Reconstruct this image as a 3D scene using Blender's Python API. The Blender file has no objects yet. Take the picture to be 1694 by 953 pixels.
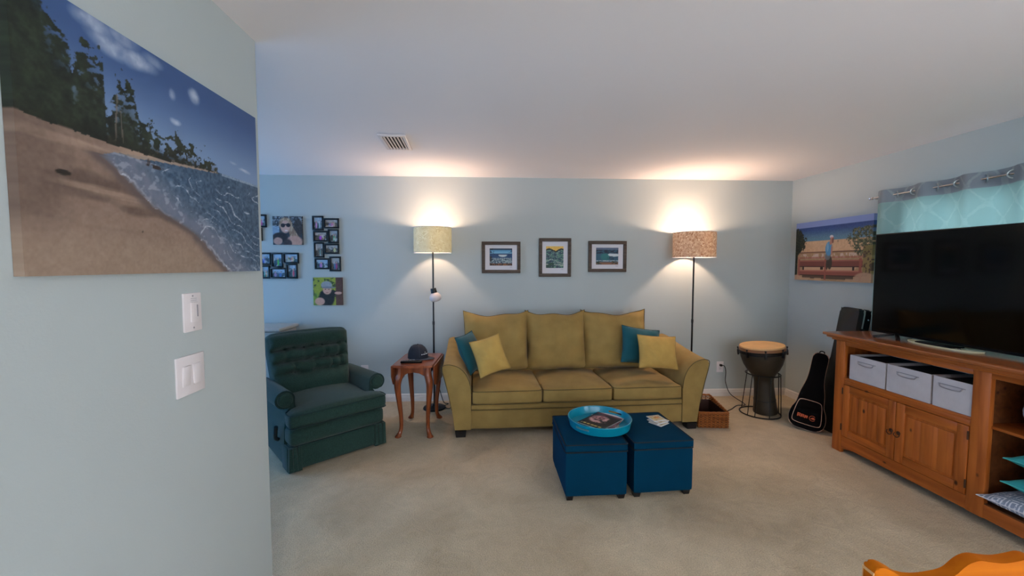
import bpy, bmesh, math, random
import numpy as np
from math import sin, cos, pi, radians, sqrt
from mathutils import Vector, Matrix, Euler, noise as mnoise
random.seed(4)
S = bpy.context.scene
COL = S.collection

# ---------------------------------------------------------------- camera
F_PX, PITCH, ROLL, YAW, CZ = 670.0, 0.0558, 0.0005, 0.0524, 1.4919
fw = Vector((sin(YAW)*cos(PITCH), cos(YAW)*cos(PITCH), -sin(PITCH)))
rt = Vector((cos(YAW), -sin(YAW), 0)); up = rt.cross(fw)
r2 = rt*cos(ROLL)+up*sin(ROLL); u2 = -rt*sin(ROLL)+up*cos(ROLL)
cd = bpy.data.cameras.new('camera'); cam = bpy.data.objects.new('camera', cd); COL.objects.link(cam)
cd.sensor_width = 36.0; cd.lens = 36.0*F_PX/1694.0; cd.clip_start = 0.05
cam.matrix_world = Matrix(((r2.x, u2.x, -fw.x, 0), (r2.y, u2.y, -fw.y, 0), (r2.z, u2.z, -fw.z, CZ), (0, 0, 0, 1)))
S.camera = cam

# ---------------------------------------------------------------- room numbers
YB, XR, XL, YE, H = 4.4378, 3.3938, -0.997, 1.8442, 2.44
XO, YF = -4.6, -2.6        # outer left wall, wall behind the camera

# ---------------------------------------------------------------- world, light, exposure
w = bpy.data.worlds.new('world'); S.world = w; w.use_nodes = True
w.node_tree.nodes['Background'].inputs[0].default_value = (0.78, 0.86, 1.05, 1)
w.node_tree.nodes['Background'].inputs[1].default_value = 7.2
def area(name, loc, rot, sx, sy, power, color):
    l = bpy.data.lights.new(name, 'AREA'); l.shape = 'RECTANGLE'; l.size = sx; l.size_y = sy
    l.energy = power; l.color = color
    o = bpy.data.objects.new(name, l); COL.objects.link(o); o.location = loc; o.rotation_euler = rot
    return o
# daylight entering through the three windows (behind the camera, the far left room, behind the curtain), plus an added side light
area('daylight_rear', (1.1, YF+0.10, 1.35), (radians(90), 0, 0), 3.2, 1.8, 26, (1.0, 0.90, 0.90))
area('daylight_left', (XO+0.10, 2.9, 1.25), (radians(90), 0, radians(-90)), 2.4, 1.9, 56, (0.0, 0.36, 1.0))
area('added_side_light', (XR-0.10, -0.9, 1.25), (radians(90), 0, radians(90)), 2.0, 1.8, 34, (1.0, 0.96, 1.0))  # extra fill from the right, added beside the camera for light balance
area('daylight_right', (XR+0.30, 2.35, 1.55), (radians(90), 0, radians(90)), 1.9, 1.1, 10, (0.9, 1.0, 1.0))
LAMP_W = (108.0, 165.0)
LAMP_C = (1.0, 0.67, 0.47)
S.view_settings.view_transform = 'Standard'; S.view_settings.look = 'None'
S.view_settings.exposure = 0.0; S.view_settings.gamma = 1.0; S.view_settings.use_curve_mapping = False
S.cycles.max_bounces = 8; S.cycles.diffuse_bounces = 5; S.cycles.glossy_bounces = 4; S.cycles.transmission_bounces = 6
S.cycles.use_denoising = True
S.cycles.sample_clamp_indirect = 6.0

# ---------------------------------------------------------------- helpers
def lin(c):
    c = np.asarray(c, float)/255.0
    return np.where(c <= 0.04045, c/12.92, ((c+0.055)/1.055)**2.4)
def rgb(*c):
    return tuple(float(x) for x in lin(c))+(1.0,)
MATS = {}
def mat(name, color=(200, 200, 200), rough=0.6, metal=0.0, spec=0.5, bump=0.0, bscale=100.0, var=0.0, vscale=8.0,
        sheen=0.0, emit=None, estr=0.0, coat=0.0, alpha=None, trans=0.0):
    if name in MATS: return MATS[name]
    m = bpy.data.materials.new(name); m.use_nodes = True; nt = m.node_tree; N = nt.nodes; L = nt.links
    b = N['Principled BSDF']
    b.inputs['Base Color'].default_value = rgb(*color); b.inputs['Roughness'].default_value = rough
    b.inputs['Metallic'].default_value = metal; b.inputs['Specular IOR Level'].default_value = spec
    if sheen: b.inputs['Sheen Weight'].default_value = sheen; b.inputs['Sheen Roughness'].default_value = 0.5
    if coat: b.inputs['Coat Weight'].default_value = coat; b.inputs['Coat Roughness'].default_value = 0.12
    if trans: b.inputs['Transmission Weight'].default_value = trans
    if emit: b.inputs['Emission Color'].default_value = rgb(*emit); b.inputs['Emission Strength'].default_value = estr
    tc = N.new('ShaderNodeTexCoord')
    if var:
        n = N.new('ShaderNodeTexNoise'); n.inputs['Scale'].default_value = vscale; n.inputs['Detail'].default_value = 4
        L.new(tc.outputs['Object'], n.inputs['Vector'])
        r = N.new('ShaderNodeMapRange'); r.inputs['From Min'].default_value = 0.25; r.inputs['From Max'].default_value = 0.75
        r.inputs['To Min'].default_value = 1-var; r.inputs['To Max'].default_value = 1+var
        L.new(n.outputs['Fac'], r.inputs['Value'])
        mx = N.new('ShaderNodeMix'); mx.data_type = 'RGBA'; mx.blend_type = 'MULTIPLY'; mx.inputs[0].default_value = 1.0
        mx.inputs[6].default_value = rgb(*color); L.new(r.outputs['Result'], mx.inputs[7]); L.new(mx.outputs[2], b.inputs['Base Color'])
    if bump:
        n = N.new('ShaderNodeTexNoise'); n.inputs['Scale'].default_value = bscale; n.inputs['Detail'].default_value = 3
        L.new(tc.outputs['Object'], n.inputs['Vector'])
        bp = N.new('ShaderNodeBump'); bp.inputs['Strength'].default_value = bump; bp.inputs['Distance'].default_value = 0.003
        L.new(n.outputs['Fac'], bp.inputs['Height']); L.new(bp.outputs['Normal'], b.inputs['Normal'])
    MATS[name] = m
    return m
def wood(name, c1, c2, rough=0.4, axis='Z', knots=False, scale=1.0, coat=0.0):
    """grain stretched along one object axis, optional knots"""
    if name in MATS: return MATS[name]
    m = bpy.data.materials.new(name); m.use_nodes = True; nt = m.node_tree; N = nt.nodes; L = nt.links
    b = N['Principled BSDF']; b.inputs['Roughness'].default_value = rough; b.inputs['Specular IOR Level'].default_value = 0.3
    if coat: b.inputs['Coat Weight'].default_value = coat; b.inputs['Coat Roughness'].default_value = 0.2
    tc = N.new('ShaderNodeTexCoord'); mp = N.new('ShaderNodeMapping')
    s = {'X': (1.2, 16, 16), 'Y': (16, 1.2, 16), 'Z': (16, 16, 1.2)}[axis]
    mp.inputs['Scale'].default_value = tuple(v*scale for v in s)
    L.new(tc.outputs['Object'], mp.inputs['Vector'])
    n = N.new('ShaderNodeTexNoise'); n.inputs['Scale'].default_value = 1.6; n.inputs['Detail'].default_value = 6
    n.inputs['Distortion'].default_value = 0.6
    L.new(mp.outputs['Vector'], n.inputs['Vector'])
    cr = N.new('ShaderNodeValToRGB'); cr.color_ramp.elements[0].position = 0.32; cr.color_ramp.elements[1].position = 0.68
    cr.color_ramp.elements[0].color = rgb(*c1); cr.color_ramp.elements[1].color = rgb(*c2)
    L.new(n.outputs['Fac'], cr.inputs['Fac']); out = cr.outputs['Color']
    if knots:
        v = N.new('ShaderNodeTexVoronoi'); v.inputs['Scale'].default_value = 9.5; v.inputs['Randomness'].default_value = 1.0
        mp2 = N.new('ShaderNodeMapping'); s2 = {'X': (.6, 1, 1), 'Y': (1, .6, 1), 'Z': (1, 1, .6)}[axis]
        mp2.inputs['Scale'].default_value = s2
        L.new(tc.outputs['Object'], mp2.inputs['Vector']); L.new(mp2.outputs['Vector'], v.inputs['Vector'])
        kr = N.new('ShaderNodeMapRange'); kr.interpolation_type = 'SMOOTHSTEP'; kr.inputs['From Min'].default_value = 0.05; kr.inputs['From Max'].default_value = 0.125
        kr.inputs['To Min'].default_value = 1; kr.inputs['To Max'].default_value = 0
        L.new(v.outputs['Distance'], kr.inputs['Value'])
        mx = N.new('ShaderNodeMix'); mx.data_type = 'RGBA'; mx.inputs[7].default_value = rgb(62, 26, 10)
        L.new(kr.outputs['Result'], mx.inputs[0]); L.new(out, mx.inputs[6]); out = mx.outputs[2]
    L.new(out, b.inputs['Base Color'])
    bp = N.new('ShaderNodeBump'); bp.inputs['Strength'].default_value = 0.15; bp.inputs['Distance'].default_value = 0.002
    L.new(n.outputs['Fac'], bp.inputs['Height']); L.new(bp.outputs['Normal'], b.inputs['Normal'])
    MATS[name] = m
    return m
def print_mat(name='printed_colours', rough=0.55, spec=0.4, coat=0.0):
    if name in MATS: return MATS[name]
    m = bpy.data.materials.new(name); m.use_nodes = True; nt = m.node_tree; b = nt.nodes['Principled BSDF']
    a = nt.nodes.new('ShaderNodeAttribute'); a.attribute_name = 'Col'
    nt.links.new(a.outputs['Color'], b.inputs['Base Color'])
    b.inputs['Roughness'].default_value = rough; b.inputs['Specular IOR Level'].default_value = spec
    if coat: b.inputs['Coat Weight'].default_value = coat; b.inputs['Coat Roughness'].default_value = 0.04
    MATS[name] = m
    return m

def link_mesh(name, me, m, parent=None, smooth=True, loc=None, rot=None, angle=35):
    o = bpy.data.objects.new(name, me); COL.objects.link(o)
    for mm in (m if isinstance(m, (list, tuple)) else [m]): me.materials.append(mm)
    if smooth:
        me.shade_smooth()
        me.set_sharp_from_angle(angle=radians(angle))
    if parent is not None: o.parent = parent
    if loc is not None: o.location = loc
    if rot is not None: o.rotation_euler = rot
    return o
def part(name, bm, m, parent=None, smooth=True, loc=None, rot=None, angle=35):
    me = bpy.data.meshes.new(name); bmesh.ops.recalc_face_normals(bm, faces=bm.faces)
    bm.to_mesh(me); bm.free()
    return link_mesh(name, me, m, parent, smooth, loc, rot, angle)
def thing(name, label, cat, loc=(0, 0, 0), rz=0.0, group=None):
    o = bpy.data.objects.new(name, None); COL.objects.link(o); o.empty_display_size = 0.1
    o.location = loc; o.rotation_euler = (0, 0, rz) if not isinstance(rz, tuple) else rz
    o['label'] = label; o['category'] = cat
    if group: o['group'] = group
    return o
def tag(o, label, cat, group=None):
    o['label'] = label; o['category'] = cat
    if group: o['group'] = group
    return o
def struct(o):
    o['kind'] = 'structure'; return o
def copy_tree(o, parent=None):
    c = o.copy(); COL.objects.link(c); c.parent = parent
    for ch in list(o.children): copy_tree(ch, c)
    return c

def BM(): return bmesh.new()
def box(bm, c, s, bev=0.0, seg=2, rot=None, mi=0):
    """box with centre c and size s; all edges bevelled"""
    t = bmesh.new(); bmesh.ops.create_cube(t, size=1.0)
    for v in t.verts: v.co = Vector((v.co.x*s[0], v.co.y*s[1], v.co.z*s[2]))
    if bev > 0: bmesh.ops.bevel(t, geom=list(t.edges), offset=min(bev, min(s)*0.49), segments=seg, profile=0.5, affect='EDGES')
    M = Matrix.Translation(Vector(c))
    if rot is not None: M = M @ Euler(rot).to_matrix().to_4x4()
    join(bm, t, M, mi); return bm
def join(bm, t, M=None, mi=None):
    if M is not None: bmesh.ops.transform(t, matrix=M, verts=t.verts)
    if mi is not None:
        for f in t.faces: f.material_index = mi
    me = bpy.data.meshes.new('tmp'); t.to_mesh(me); t.free(); bm.from_mesh(me); bpy.data.meshes.remove(me)
def bar(bm, a, b, wx, wy, bev=0.0):
    """square bar from a to b"""
    a = Vector(a); b = Vector(b); d = b-a
    q = d.to_track_quat('Z', 'Y').to_matrix().to_4x4()
    t = bmesh.new(); box(t, (0, 0, 0), (wx, wy, d.length), bev)
    join(bm, t, Matrix.Translation((a+b)/2) @ q)
def tube(bm, pts, r, seg=8, closed=False, caps=True):
    pts = [Vector(p) for p in pts]; n = len(pts)
    rs = r if isinstance(r, (list, tuple)) else [r]*n
    tang = []
    for i in range(n):
        if closed: d = pts[(i+1) % n]-pts[i-1]
        else: d = pts[min(i+1, n-1)]-pts[max(i-1, 0)]
        tang.append(d.normalized() if d.length > 1e-9 else Vector((0, 0, 1)))
    u = tang[0].orthogonal().normalized(); rings = []
    for i in range(n):
        t = tang[i]; u = (u-t*u.dot(t))
        u = u.normalized() if u.length > 1e-6 else t.orthogonal().normalized()
        vv = t.cross(u)
        rings.append([bm.verts.new(pts[i]+(u*cos(2*pi*k/seg)+vv*sin(2*pi*k/seg))*rs[i]) for k in range(seg)])
    m = n if closed else n-1
    for i in range(m):
        A = rings[i]; B = rings[(i+1) % n]
        off = 0
        if closed and i == n-1:
            off = min(range(seg), key=lambda o: (A[0].co-B[o].co).length)
        for k in range(seg):
            bm.faces.new((A[k], A[(k+1) % seg], B[(k+1+off) % seg], B[(k+off) % seg]))
    if caps and not closed:
        bm.faces.new(rings[0][::-1]); bm.faces.new(rings[-1])
    return bm
def smooth_path(pts, n=8, closed=False):
    """Catmull-Rom"""
    P = [Vector(p) for p in pts]; out = []; m = len(P)
    rng = range(m) if closed else range(m-1)
    for i in rng:
        if closed: a, b, c, d = P[i-1], P[i], P[(i+1) % m], P[(i+2) % m]
        else: a, b, c, d = P[max(i-1, 0)], P[i], P[i+1], P[min(i+2, m-1)]
        for k in range(n):
            t = k/n
            out.append(0.5*((2*b)+(c-a)*t+(2*a-5*b+4*c-d)*t*t+(3*b-a-3*c+d)*t**3))
    if not closed: out.append(P[-1])
    return out
def lathe(bm, prof, seg=32, c=(0, 0, 0), close=False):
    """profile of (r, z) turned about z"""
    rings = []
    for r, z in prof:
        if r < 1e-6: rings.append([bm.verts.new((c[0], c[1], c[2]+z))])
        else: rings.append([bm.verts.new((c[0]+r*cos(2*pi*k/seg), c[1]+r*sin(2*pi*k/seg), c[2]+z)) for k in range(seg)])
    pairs = list(zip(rings, rings[1:]))
    if close: pairs.append((rings[-1], rings[0]))
    for A, B in pairs:
        for k in range(seg):
            k2 = (k+1) % seg
            if len(A) == 1 and len(B) == 1: continue
            if len(A) == 1: bm.faces.new((A[0], B[k2], B[k]))
            elif len(B) == 1: bm.faces.new((A[k], A[k2], B[0]))
            else: bm.faces.new((A[k], A[k2], B[k2], B[k]))
    return bm
def prism(bm, pts, t0, t1, axis='Y', bev=0.0, seg=2, M=None, mi=None):
    """outline (a,b) extruded along axis from t0 to t1. X:(y,z) Y:(x,z) Z:(x,y)"""
    t = bmesh.new()
    def P(a, b, c):
        return {'X': (c, a, b), 'Y': (a, c, b), 'Z': (a, b, c)}[axis]
    A = [t.verts.new(P(a, b, t0)) for a, b in pts]; B = [t.verts.new(P(a, b, t1)) for a, b in pts]
    fa = t.faces.new(A); fb = t.faces.new(B[::-1]); n = len(pts)
    for i in range(n): t.faces.new((A[i], B[i], B[(i+1) % n], A[(i+1) % n]))
    if bev:
        ed = list(set(list(fa.edges)+list(fb.edges)))
        bmesh.ops.bevel(t, geom=ed, offset=bev, segments=seg, profile=0.5, affect='EDGES')
    join(bm, t, M, mi); return bm
def softbox(bm, c, s, r=0.03, n=12, crown=(0, 0, 0), M=None, fn=None):
    """rounded block on a dense grid; crown bulges the faces; fn(p, unit) can displace each point"""
    t = bmesh.new(); hx, hy, hz = s[0]/2, s[1]/2, s[2]/2; r = min(r, hx, hy, hz)
    def mp(p):
        x, y, z = p[0]*hx, p[1]*hy, p[2]*hz
        ix = max(-hx+r, min(hx-r, x)); iy = max(-hy+r, min(hy-r, y)); iz = max(-hz+r, min(hz-r, z))
        d = Vector((x-ix, y-iy, z-iz)); q = Vector((ix, iy, iz))+(d.normalized()*r if d.length > 1e-9 else d)
        bx = crown[0]*(1-p[1]**2)*(1-p[2]**2)*p[0]; by = crown[1]*(1-p[0]**2)*(1-p[2]**2)*p[1]; bz = crown[2]*(1-p[0]**2)*(1-p[1]**2)*p[2]
        q += Vector((bx, by, bz))
        q += Vector(c)
        if fn: q = fn(q, p)
        return q
    nx = n if isinstance(n, tuple) else (n, n, n)
    def lins(k): return [-cos(pi*i/k)*0.5+(-1+2*i/k)*0.5 for i in range(k+1)]
    cache = {}
    def V(p):
        key = tuple(round(a, 5) for a in p)
        if key not in cache: cache[key] = t.verts.new(mp(p))
        return cache[key]
    for ax in range(3):
        a1, a2 = [(1, 2), (2, 0), (0, 1)][ax]; L1 = lins(nx[a1]); L2 = lins(nx[a2])
        for sg in (-1, 1):
            for i in range(nx[a1]):
                for j in range(nx[a2]):
                    q = []
                    for (u, v) in ((L1[i], L2[j]), (L1[i+1], L2[j]), (L1[i+1], L2[j+1]), (L1[i], L2[j+1])):
                        p = [0, 0, 0]; p[ax] = sg; p[a1] = u; p[a2] = v; q.append(V(p))
                    t.faces.new(q if sg > 0 else q[::-1])
    join(bm, t, M); return bm
def pillow(w, h, t, n=20, pinch=0.06, wr=0.004, seed=0, power=0.55):
    """throw pillow in the local xz plane, thickness along y; returns bmesh and its outline points"""
    bm = bmesh.new()
    def edge(u, v):
        k = 1-pinch*(1-v*v)*abs(u)**4; l = 1-pinch*(1-u*u)*abs(v)**4
        return u*k*w/2, v*l*h/2
    G = {}
    for sgn in (-1, 1):
        for i in range(n+1):
            for j in range(n+1):
                u = -1+2*i/n; v = -1+2*j/n
                if sgn == 1 and (i in (0, n) or j in (0, n)): G[(sgn, i, j)] = G[(-1, i, j)]; continue
                x, z = edge(u, v)
                th = t/2*((1-u**2)*(1-v**2))**power
                nz = mnoise.noise(Vector((x*9+seed, sgn*3.1, z*9+seed*2)))*wr*2*min(1, th/t*4)
                G[(sgn, i, j)] = bm.verts.new((x, sgn*th+nz, z))
    for sgn in (-1, 1):
        for i in range(n):
            for j in range(n):
                q = [G[(sgn, i, j)], G[(sgn, i+1, j)], G[(sgn, i+1, j+1)], G[(sgn, i, j+1)]]
                bm.faces.new(q if sgn < 0 else q[::-1])
    out = [edge(-1+2*i/n, -1) for i in range(n)]+[edge(1, -1+2*i/n) for i in range(n)] + \
          [edge(1-2*i/n, 1) for i in range(n)]+[edge(-1, 1-2*i/n) for i in range(n)]
    return bm, [Vector((x, 0, z)) for x, z in out]
def orient_z(o, origin, xaxis, zaxis):
    z = Vector(zaxis).normalized(); x = Vector(xaxis); x = (x-z*x.dot(z)).normalized(); y = z.cross(x)
    o.matrix_world = Matrix(((x.x, y.x, z.x, origin[0]), (x.y, y.y, z.y, origin[1]), (x.z, y.z, z.z, origin[2]), (0, 0, 0, 1)))
def orient(o, origin, xaxis, zaxis):
    """place an object by its local x and z axes (y follows)"""
    x = Vector(xaxis).normalized(); z = Vector(zaxis); z = (z-x*z.dot(x)).normalized(); y = z.cross(x)
    o.matrix_world = Matrix(((x.x, y.x, z.x, origin[0]), (x.y, y.y, z.y, origin[1]), (x.z, y.z, z.z, origin[2]), (0, 0, 0, 1)))

# ---- numpy picture painting (flat prints): colours per vertex on a fine grid
RS = np.random.RandomState(7); LAT = RS.rand(256, 256)
def vnoise(x, y, s=0):
    x = x+s*17.3; y = y+s*7.7
    xi = np.floor(x).astype(int); yi = np.floor(y).astype(int); fx = x-xi; fy = y-yi
    fx = fx*fx*(3-2*fx); fy = fy*fy*(3-2*fy)
    g = lambda a, b: LAT[a % 256, b % 256]
    return (g(xi, yi)*(1-fx)+g(xi+1, yi)*fx)*(1-fy)+(g(xi, yi+1)*(1-fx)+g(xi+1, yi+1)*fx)*fy
def fbm(x, y, o=4, s=0):
    r = 0; a = 0.5; t = 0
    for k in range(o): r = r+a*vnoise(x*2**k, y*2**k, s+k); t += a; a *= 0.5
    return r/t
def sst(a, b, x):
    t = np.clip((x-a)/(b-a), 0, 1); return t*t*(3-2*t)
def mixc(c, d, m):
    m = np.asarray(m)[..., None]; return c*(1-m)+np.asarray(d, float)*m
def ell(U, V, cx, cy, rx, ry, soft=0.15):
    d = np.sqrt(((U-cx)/rx)**2+((V-cy)/ry)**2); return 1-sst(1-soft, 1+soft, d)
def poly_y(U, pts):
    return np.interp(U, [p[0] for p in pts], [p[1] for p in pts])
def print_grid(name, w, h, nx, ny, fn, m, parent=None, depth=0.0, y0=0.0):
    """painted rectangle in local xz plane facing -y (x: 0..w, z: 0..h); depth wraps the edges back (gallery wrap)"""
    us = np.linspace(0, 1, nx); vs = np.linspace(0, 1, ny)
    X = list(us*w); Y = [0.0]*nx; U = list(us)
    Z = list(vs*h); Yz = [0.0]*ny; Vv = list(vs)
    if depth:
        X = [0.0]+X+[w]; Yx = [depth]+[0.0]*nx+[depth]; U = [0.0]+U+[1.0]
        Z = [0.0]+Z+[h]; Yzz = [depth]+[0.0]*ny+[depth]; Vv = [0.0]+Vv+[1.0]
    else: Yx = Y; Yzz = Yz
    nX, nZ = len(X), len(Z)
    verts = [(X[i], y0+max(Yx[i], Yzz[j]), Z[j]) for j in range(nZ) for i in range(nX)]
    faces = [(j*nX+i, j*nX+i+1, (j+1)*nX+i+1, (j+1)*nX+i) for j in range(nZ-1) for i in range(nX-1)]
    me = bpy.data.meshes.new(name); me.from_pydata(verts, [], faces)
    UU, VV = np.meshgrid(np.array(U), np.array(Vv))
    C = lin(np.clip(fn(UU, VV), 0, 255)).reshape(-1, 3)
    at = me.color_attributes.new('Col', 'FLOAT_COLOR', 'POINT')
    at.data.foreach_set('color', np.concatenate([C, np.ones((len(C), 1))], 1).astype(np.float32).ravel())
    me.update()
    return link_mesh(name, me, m, parent, smooth=False)

# ================================================================ materials
M_wall = mat('wall_paint', (180, 188, 186), 0.75, bump=0.12, bscale=160, var=0.015, vscale=1.5, spec=0.25)
M_ceil = mat('ceiling_paint', (238, 235, 236), 0.85, bump=0.1, bscale=90, spec=0.2)
M_trim = mat('white_trim', (214, 208, 200), 0.45)
M_plate = mat('white_plastic', (222, 214, 212), 0.35)
M_slot = mat('dark_slot', (40, 38, 36), 0.6)
M_black = mat('black_metal', (16, 16, 17), 0.4, metal=0.3)
M_cord = mat('black_rubber', (18, 18, 18), 0.6)
M_bfoot = mat('black_wood', (18, 15, 14), 0.5)
M_sofa = mat('olive_chenille', (152, 126, 73), 0.85, bump=0.35, bscale=260, var=0.16, vscale=7, sheen=0.08, spec=0.15)
M_sofa_p = mat('dark_olive_piping', (92, 78, 40), 0.85)
M_teal = mat('teal_fabric', (22, 84, 96), 0.85, bump=0.3, bscale=240, var=0.08, sheen=0.2, spec=0.2)
M_tan = mat('mustard_chenille', (188, 154, 84), 0.85, bump=0.45, bscale=200, var=0.12, vscale=10, sheen=0.08, spec=0.15)
M_otto = mat('blue_linen', (0, 50, 76), 0.9, bump=0.3, bscale=300, var=0.06, spec=0.08)
M_otto_p = mat('navy_piping', (1, 22, 34), 0.8)
M_rec = mat('green_tweed', (38, 62, 55), 0.9, bump=0.7, bscale=300, var=0.30, vscale=110, sheen=0.15, spec=0.15)
M_rec_d = mat('dark_green_piping', (14, 44, 42), 0.9)
M_pine_z = wood('pine_upright', (144, 72, 24), (188, 104, 42), 0.42, 'Z', knots=True)
M_pine_y = wood('pine_lengthwise', (144, 72, 24), (182, 100, 40), 0.36, 'Y', knots=True)
M_pine_top = wood('pine_worktop', (140, 76, 38), (170, 98, 52), 0.24, 'Y', knots=False, coat=0.6)
M_bronze = mat('dull_bronze', (78, 48, 24), 0.6, metal=0.4)
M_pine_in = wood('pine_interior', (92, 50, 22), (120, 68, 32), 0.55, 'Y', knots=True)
M_cherry = wood('cherry_wood', (100, 46, 22), (146, 76, 38), 0.33, 'Z', coat=0.3)
M_cherry_t = wood('cherry_top', (110, 52, 30), (158, 86, 52), 0.3, 'Y', coat=0.4)
M_orange = wood('honey_oak', (170, 84, 3), (198, 108, 8), 0.6, 'X', coat=0.0); M_orange.node_tree.nodes['Principled BSDF'].inputs['Specular IOR Level'].default_value = 0.1
M_endgrain = mat('pale_end_grain', (226, 178, 124), 0.6)
M_wick = wood('wicker_cane', (128, 68, 28), (176, 108, 50), 0.5, 'X', scale=3)
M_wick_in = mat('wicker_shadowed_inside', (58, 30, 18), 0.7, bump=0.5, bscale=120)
M_bin = mat('grey_linen_bin', (196, 190, 190), 0.9, bump=0.4, bscale=280, var=0.05, vscale=20, spec=0.15)
M_bin_in = mat('black_bin_lining', (30, 30, 32), 0.8)
M_cotton = mat('grey_cord_handle', (150, 146, 148), 0.8)
M_tv = mat('black_screen', (3, 3, 3), 0.09, spec=0.22)
M_tvb = mat('black_bezel', (6, 6, 7), 0.4, spec=0.2)
M_chrome = mat('brushed_chrome', (200, 200, 200), 0.25, metal=1.0)
M_case = mat('black_leatherette', (20, 18, 13), 0.6, bump=0.4, bscale=350)
M_case_s = mat('black_case_side', (6, 7, 8), 0.6, spec=0.15)
M_alu = mat('aluminium_trim', (170, 178, 176), 0.35, metal=0.7)
M_nylon = mat('black_nylon', (6, 5, 5), 0.85, bump=0.4, bscale=400, spec=0.12)
M_pipe = mat('pale_peach_piping', (196, 160, 136), 0.6)
M_logo = mat('orange_print', (206, 92, 44), 0.6)
M_drum = mat('dark_brown_shell', (48, 40, 27), 0.55, var=0.15, vscale=12)
M_skin = mat('tan_drumhead', (206, 164, 110), 0.6, var=0.10, vscale=7)
M_hoop = mat('brown_hoop_band', (138, 92, 56), 0.5)
M_white = mat('white_fabric_edge', (205, 205, 208), 0.8)
M_pulp = mat('white_paper', (226, 226, 222), 0.6)
M_plush = mat('grey_plush', (132, 132, 150), 1.0, bump=1.0, bscale=130, var=0.18, vscale=45, sheen=0.4, spec=0.1)
M_aqua = mat('aqua_fabric', (42, 150, 152), 0.9, bump=0.3, bscale=260, var=0.06)
M_turq = mat('turquoise_plastic', (4, 134, 158), 0.28, spec=0.5, coat=0.3)
M_denim = mat('navy_denim', (36, 40, 50), 0.85, bump=0.5, bscale=300, var=0.08, vscale=30)
M_denim_l = mat('grey_denim_brim', (62, 70, 84), 0.85, bump=0.5, bscale=300)
M_thread = mat('white_thread', (226, 226, 226), 0.8)
M_frame = wood('grey_brown_frame', (64, 54, 46), (88, 75, 64), 0.55, 'X', scale=2)
M_mat = mat('white_mount_board', (214, 212, 216), 0.8)
M_glass = mat('window_glass', (240, 250, 250), 0.02, trans=1.0)
M_cream = mat('cream_enamel', (190, 186, 178), 0.5)
M_brass = mat('aged_brass', (120, 78, 36), 0.4, metal=0.8)
M_oval = mat('pale_bamboo', (206, 200, 160), 0.35, coat=0.4)
M_print = print_mat()

def carpet_mat():
    m = bpy.data.materials.new('beige_carpet'); m.use_nodes = True; nt = m.node_tree; N = nt.nodes; L = nt.links
    b = N['Principled BSDF']; b.inputs['Roughness'].default_value = 0.95; b.inputs['Specular IOR Level'].default_value = 0.1
    b.inputs['Sheen Weight'].default_value = 0.2
    tc = N.new('ShaderNodeTexCoord')
    def nz(s, d, dist=0):
        n = N.new('ShaderNodeTexNoise'); n.inputs['Scale'].default_value = s; n.inputs['Detail'].default_value = d
        n.inputs['Distortion'].default_value = dist
        L.new(tc.outputs['Object'], n.inputs['Vector']); return n
    n1 = nz(1.6, 5, 0.8); n2 = nz(150, 3); n3 = nz(9, 4, 1.5)
    cr = N.new('ShaderNodeValToRGB'); e = cr.color_ramp.elements
    e[0].position = 0.3; e[0].color = rgb(180, 159, 126); e[1].position = 0.7; e[1].color = rgb(208, 188, 155)
    L.new(n1.outputs['Fac'], cr.inputs['Fac'])
    r3 = N.new('ShaderNodeMapRange'); r3.inputs['From Min'].default_value = 0.3; r3.inputs['From Max'].default_value = 0.7
    r3.inputs['To Min'].default_value = 0.93; r3.inputs['To Max'].default_value = 1.05; L.new(n3.outputs['Fac'], r3.inputs['Value'])
    r2_ = N.new('ShaderNodeMapRange'); r2_.inputs['From Min'].default_value = 0.3; r2_.inputs['From Max'].default_value = 0.7
    r2_.inputs['To Min'].default_value = 0.8; r2_.inputs['To Max'].default_value = 1.12; L.new(n2.outputs['Fac'], r2_.inputs['Value'])
    mm = N.new('ShaderNodeMath'); mm.operation = 'MULTIPLY'; L.new(r3.outputs['Result'], mm.inputs[0]); L.new(r2_.outputs['Result'], mm.inputs[1])
    mx = N.new('ShaderNodeMix'); mx.data_type = 'RGBA'; mx.blend_type = 'MULTIPLY'; mx.inputs[0].default_value = 1
    L.new(cr.outputs['Color'], mx.inputs[6]); L.new(mm.outputs[0], mx.inputs[7]); L.new(mx.outputs[2], b.inputs['Base Color'])
    bp = N.new('ShaderNodeBump'); bp.inputs['Strength'].default_value = 0.7; bp.inputs['Distance'].default_value = 0.008
    L.new(n2.outputs['Fac'], bp.inputs['Height'])
    bp2 = N.new('ShaderNodeBump'); bp2.inputs['Strength'].default_value = 0.4; bp2.inputs['Distance'].default_value = 0.02
    L.new(n3.outputs['Fac'], bp2.inputs['Height']); L.new(bp.outputs['Normal'], bp2.inputs['Normal'])
    L.new(bp2.outputs['Normal'], b.inputs['Normal'])
    return m
M_carpet = carpet_mat()

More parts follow.
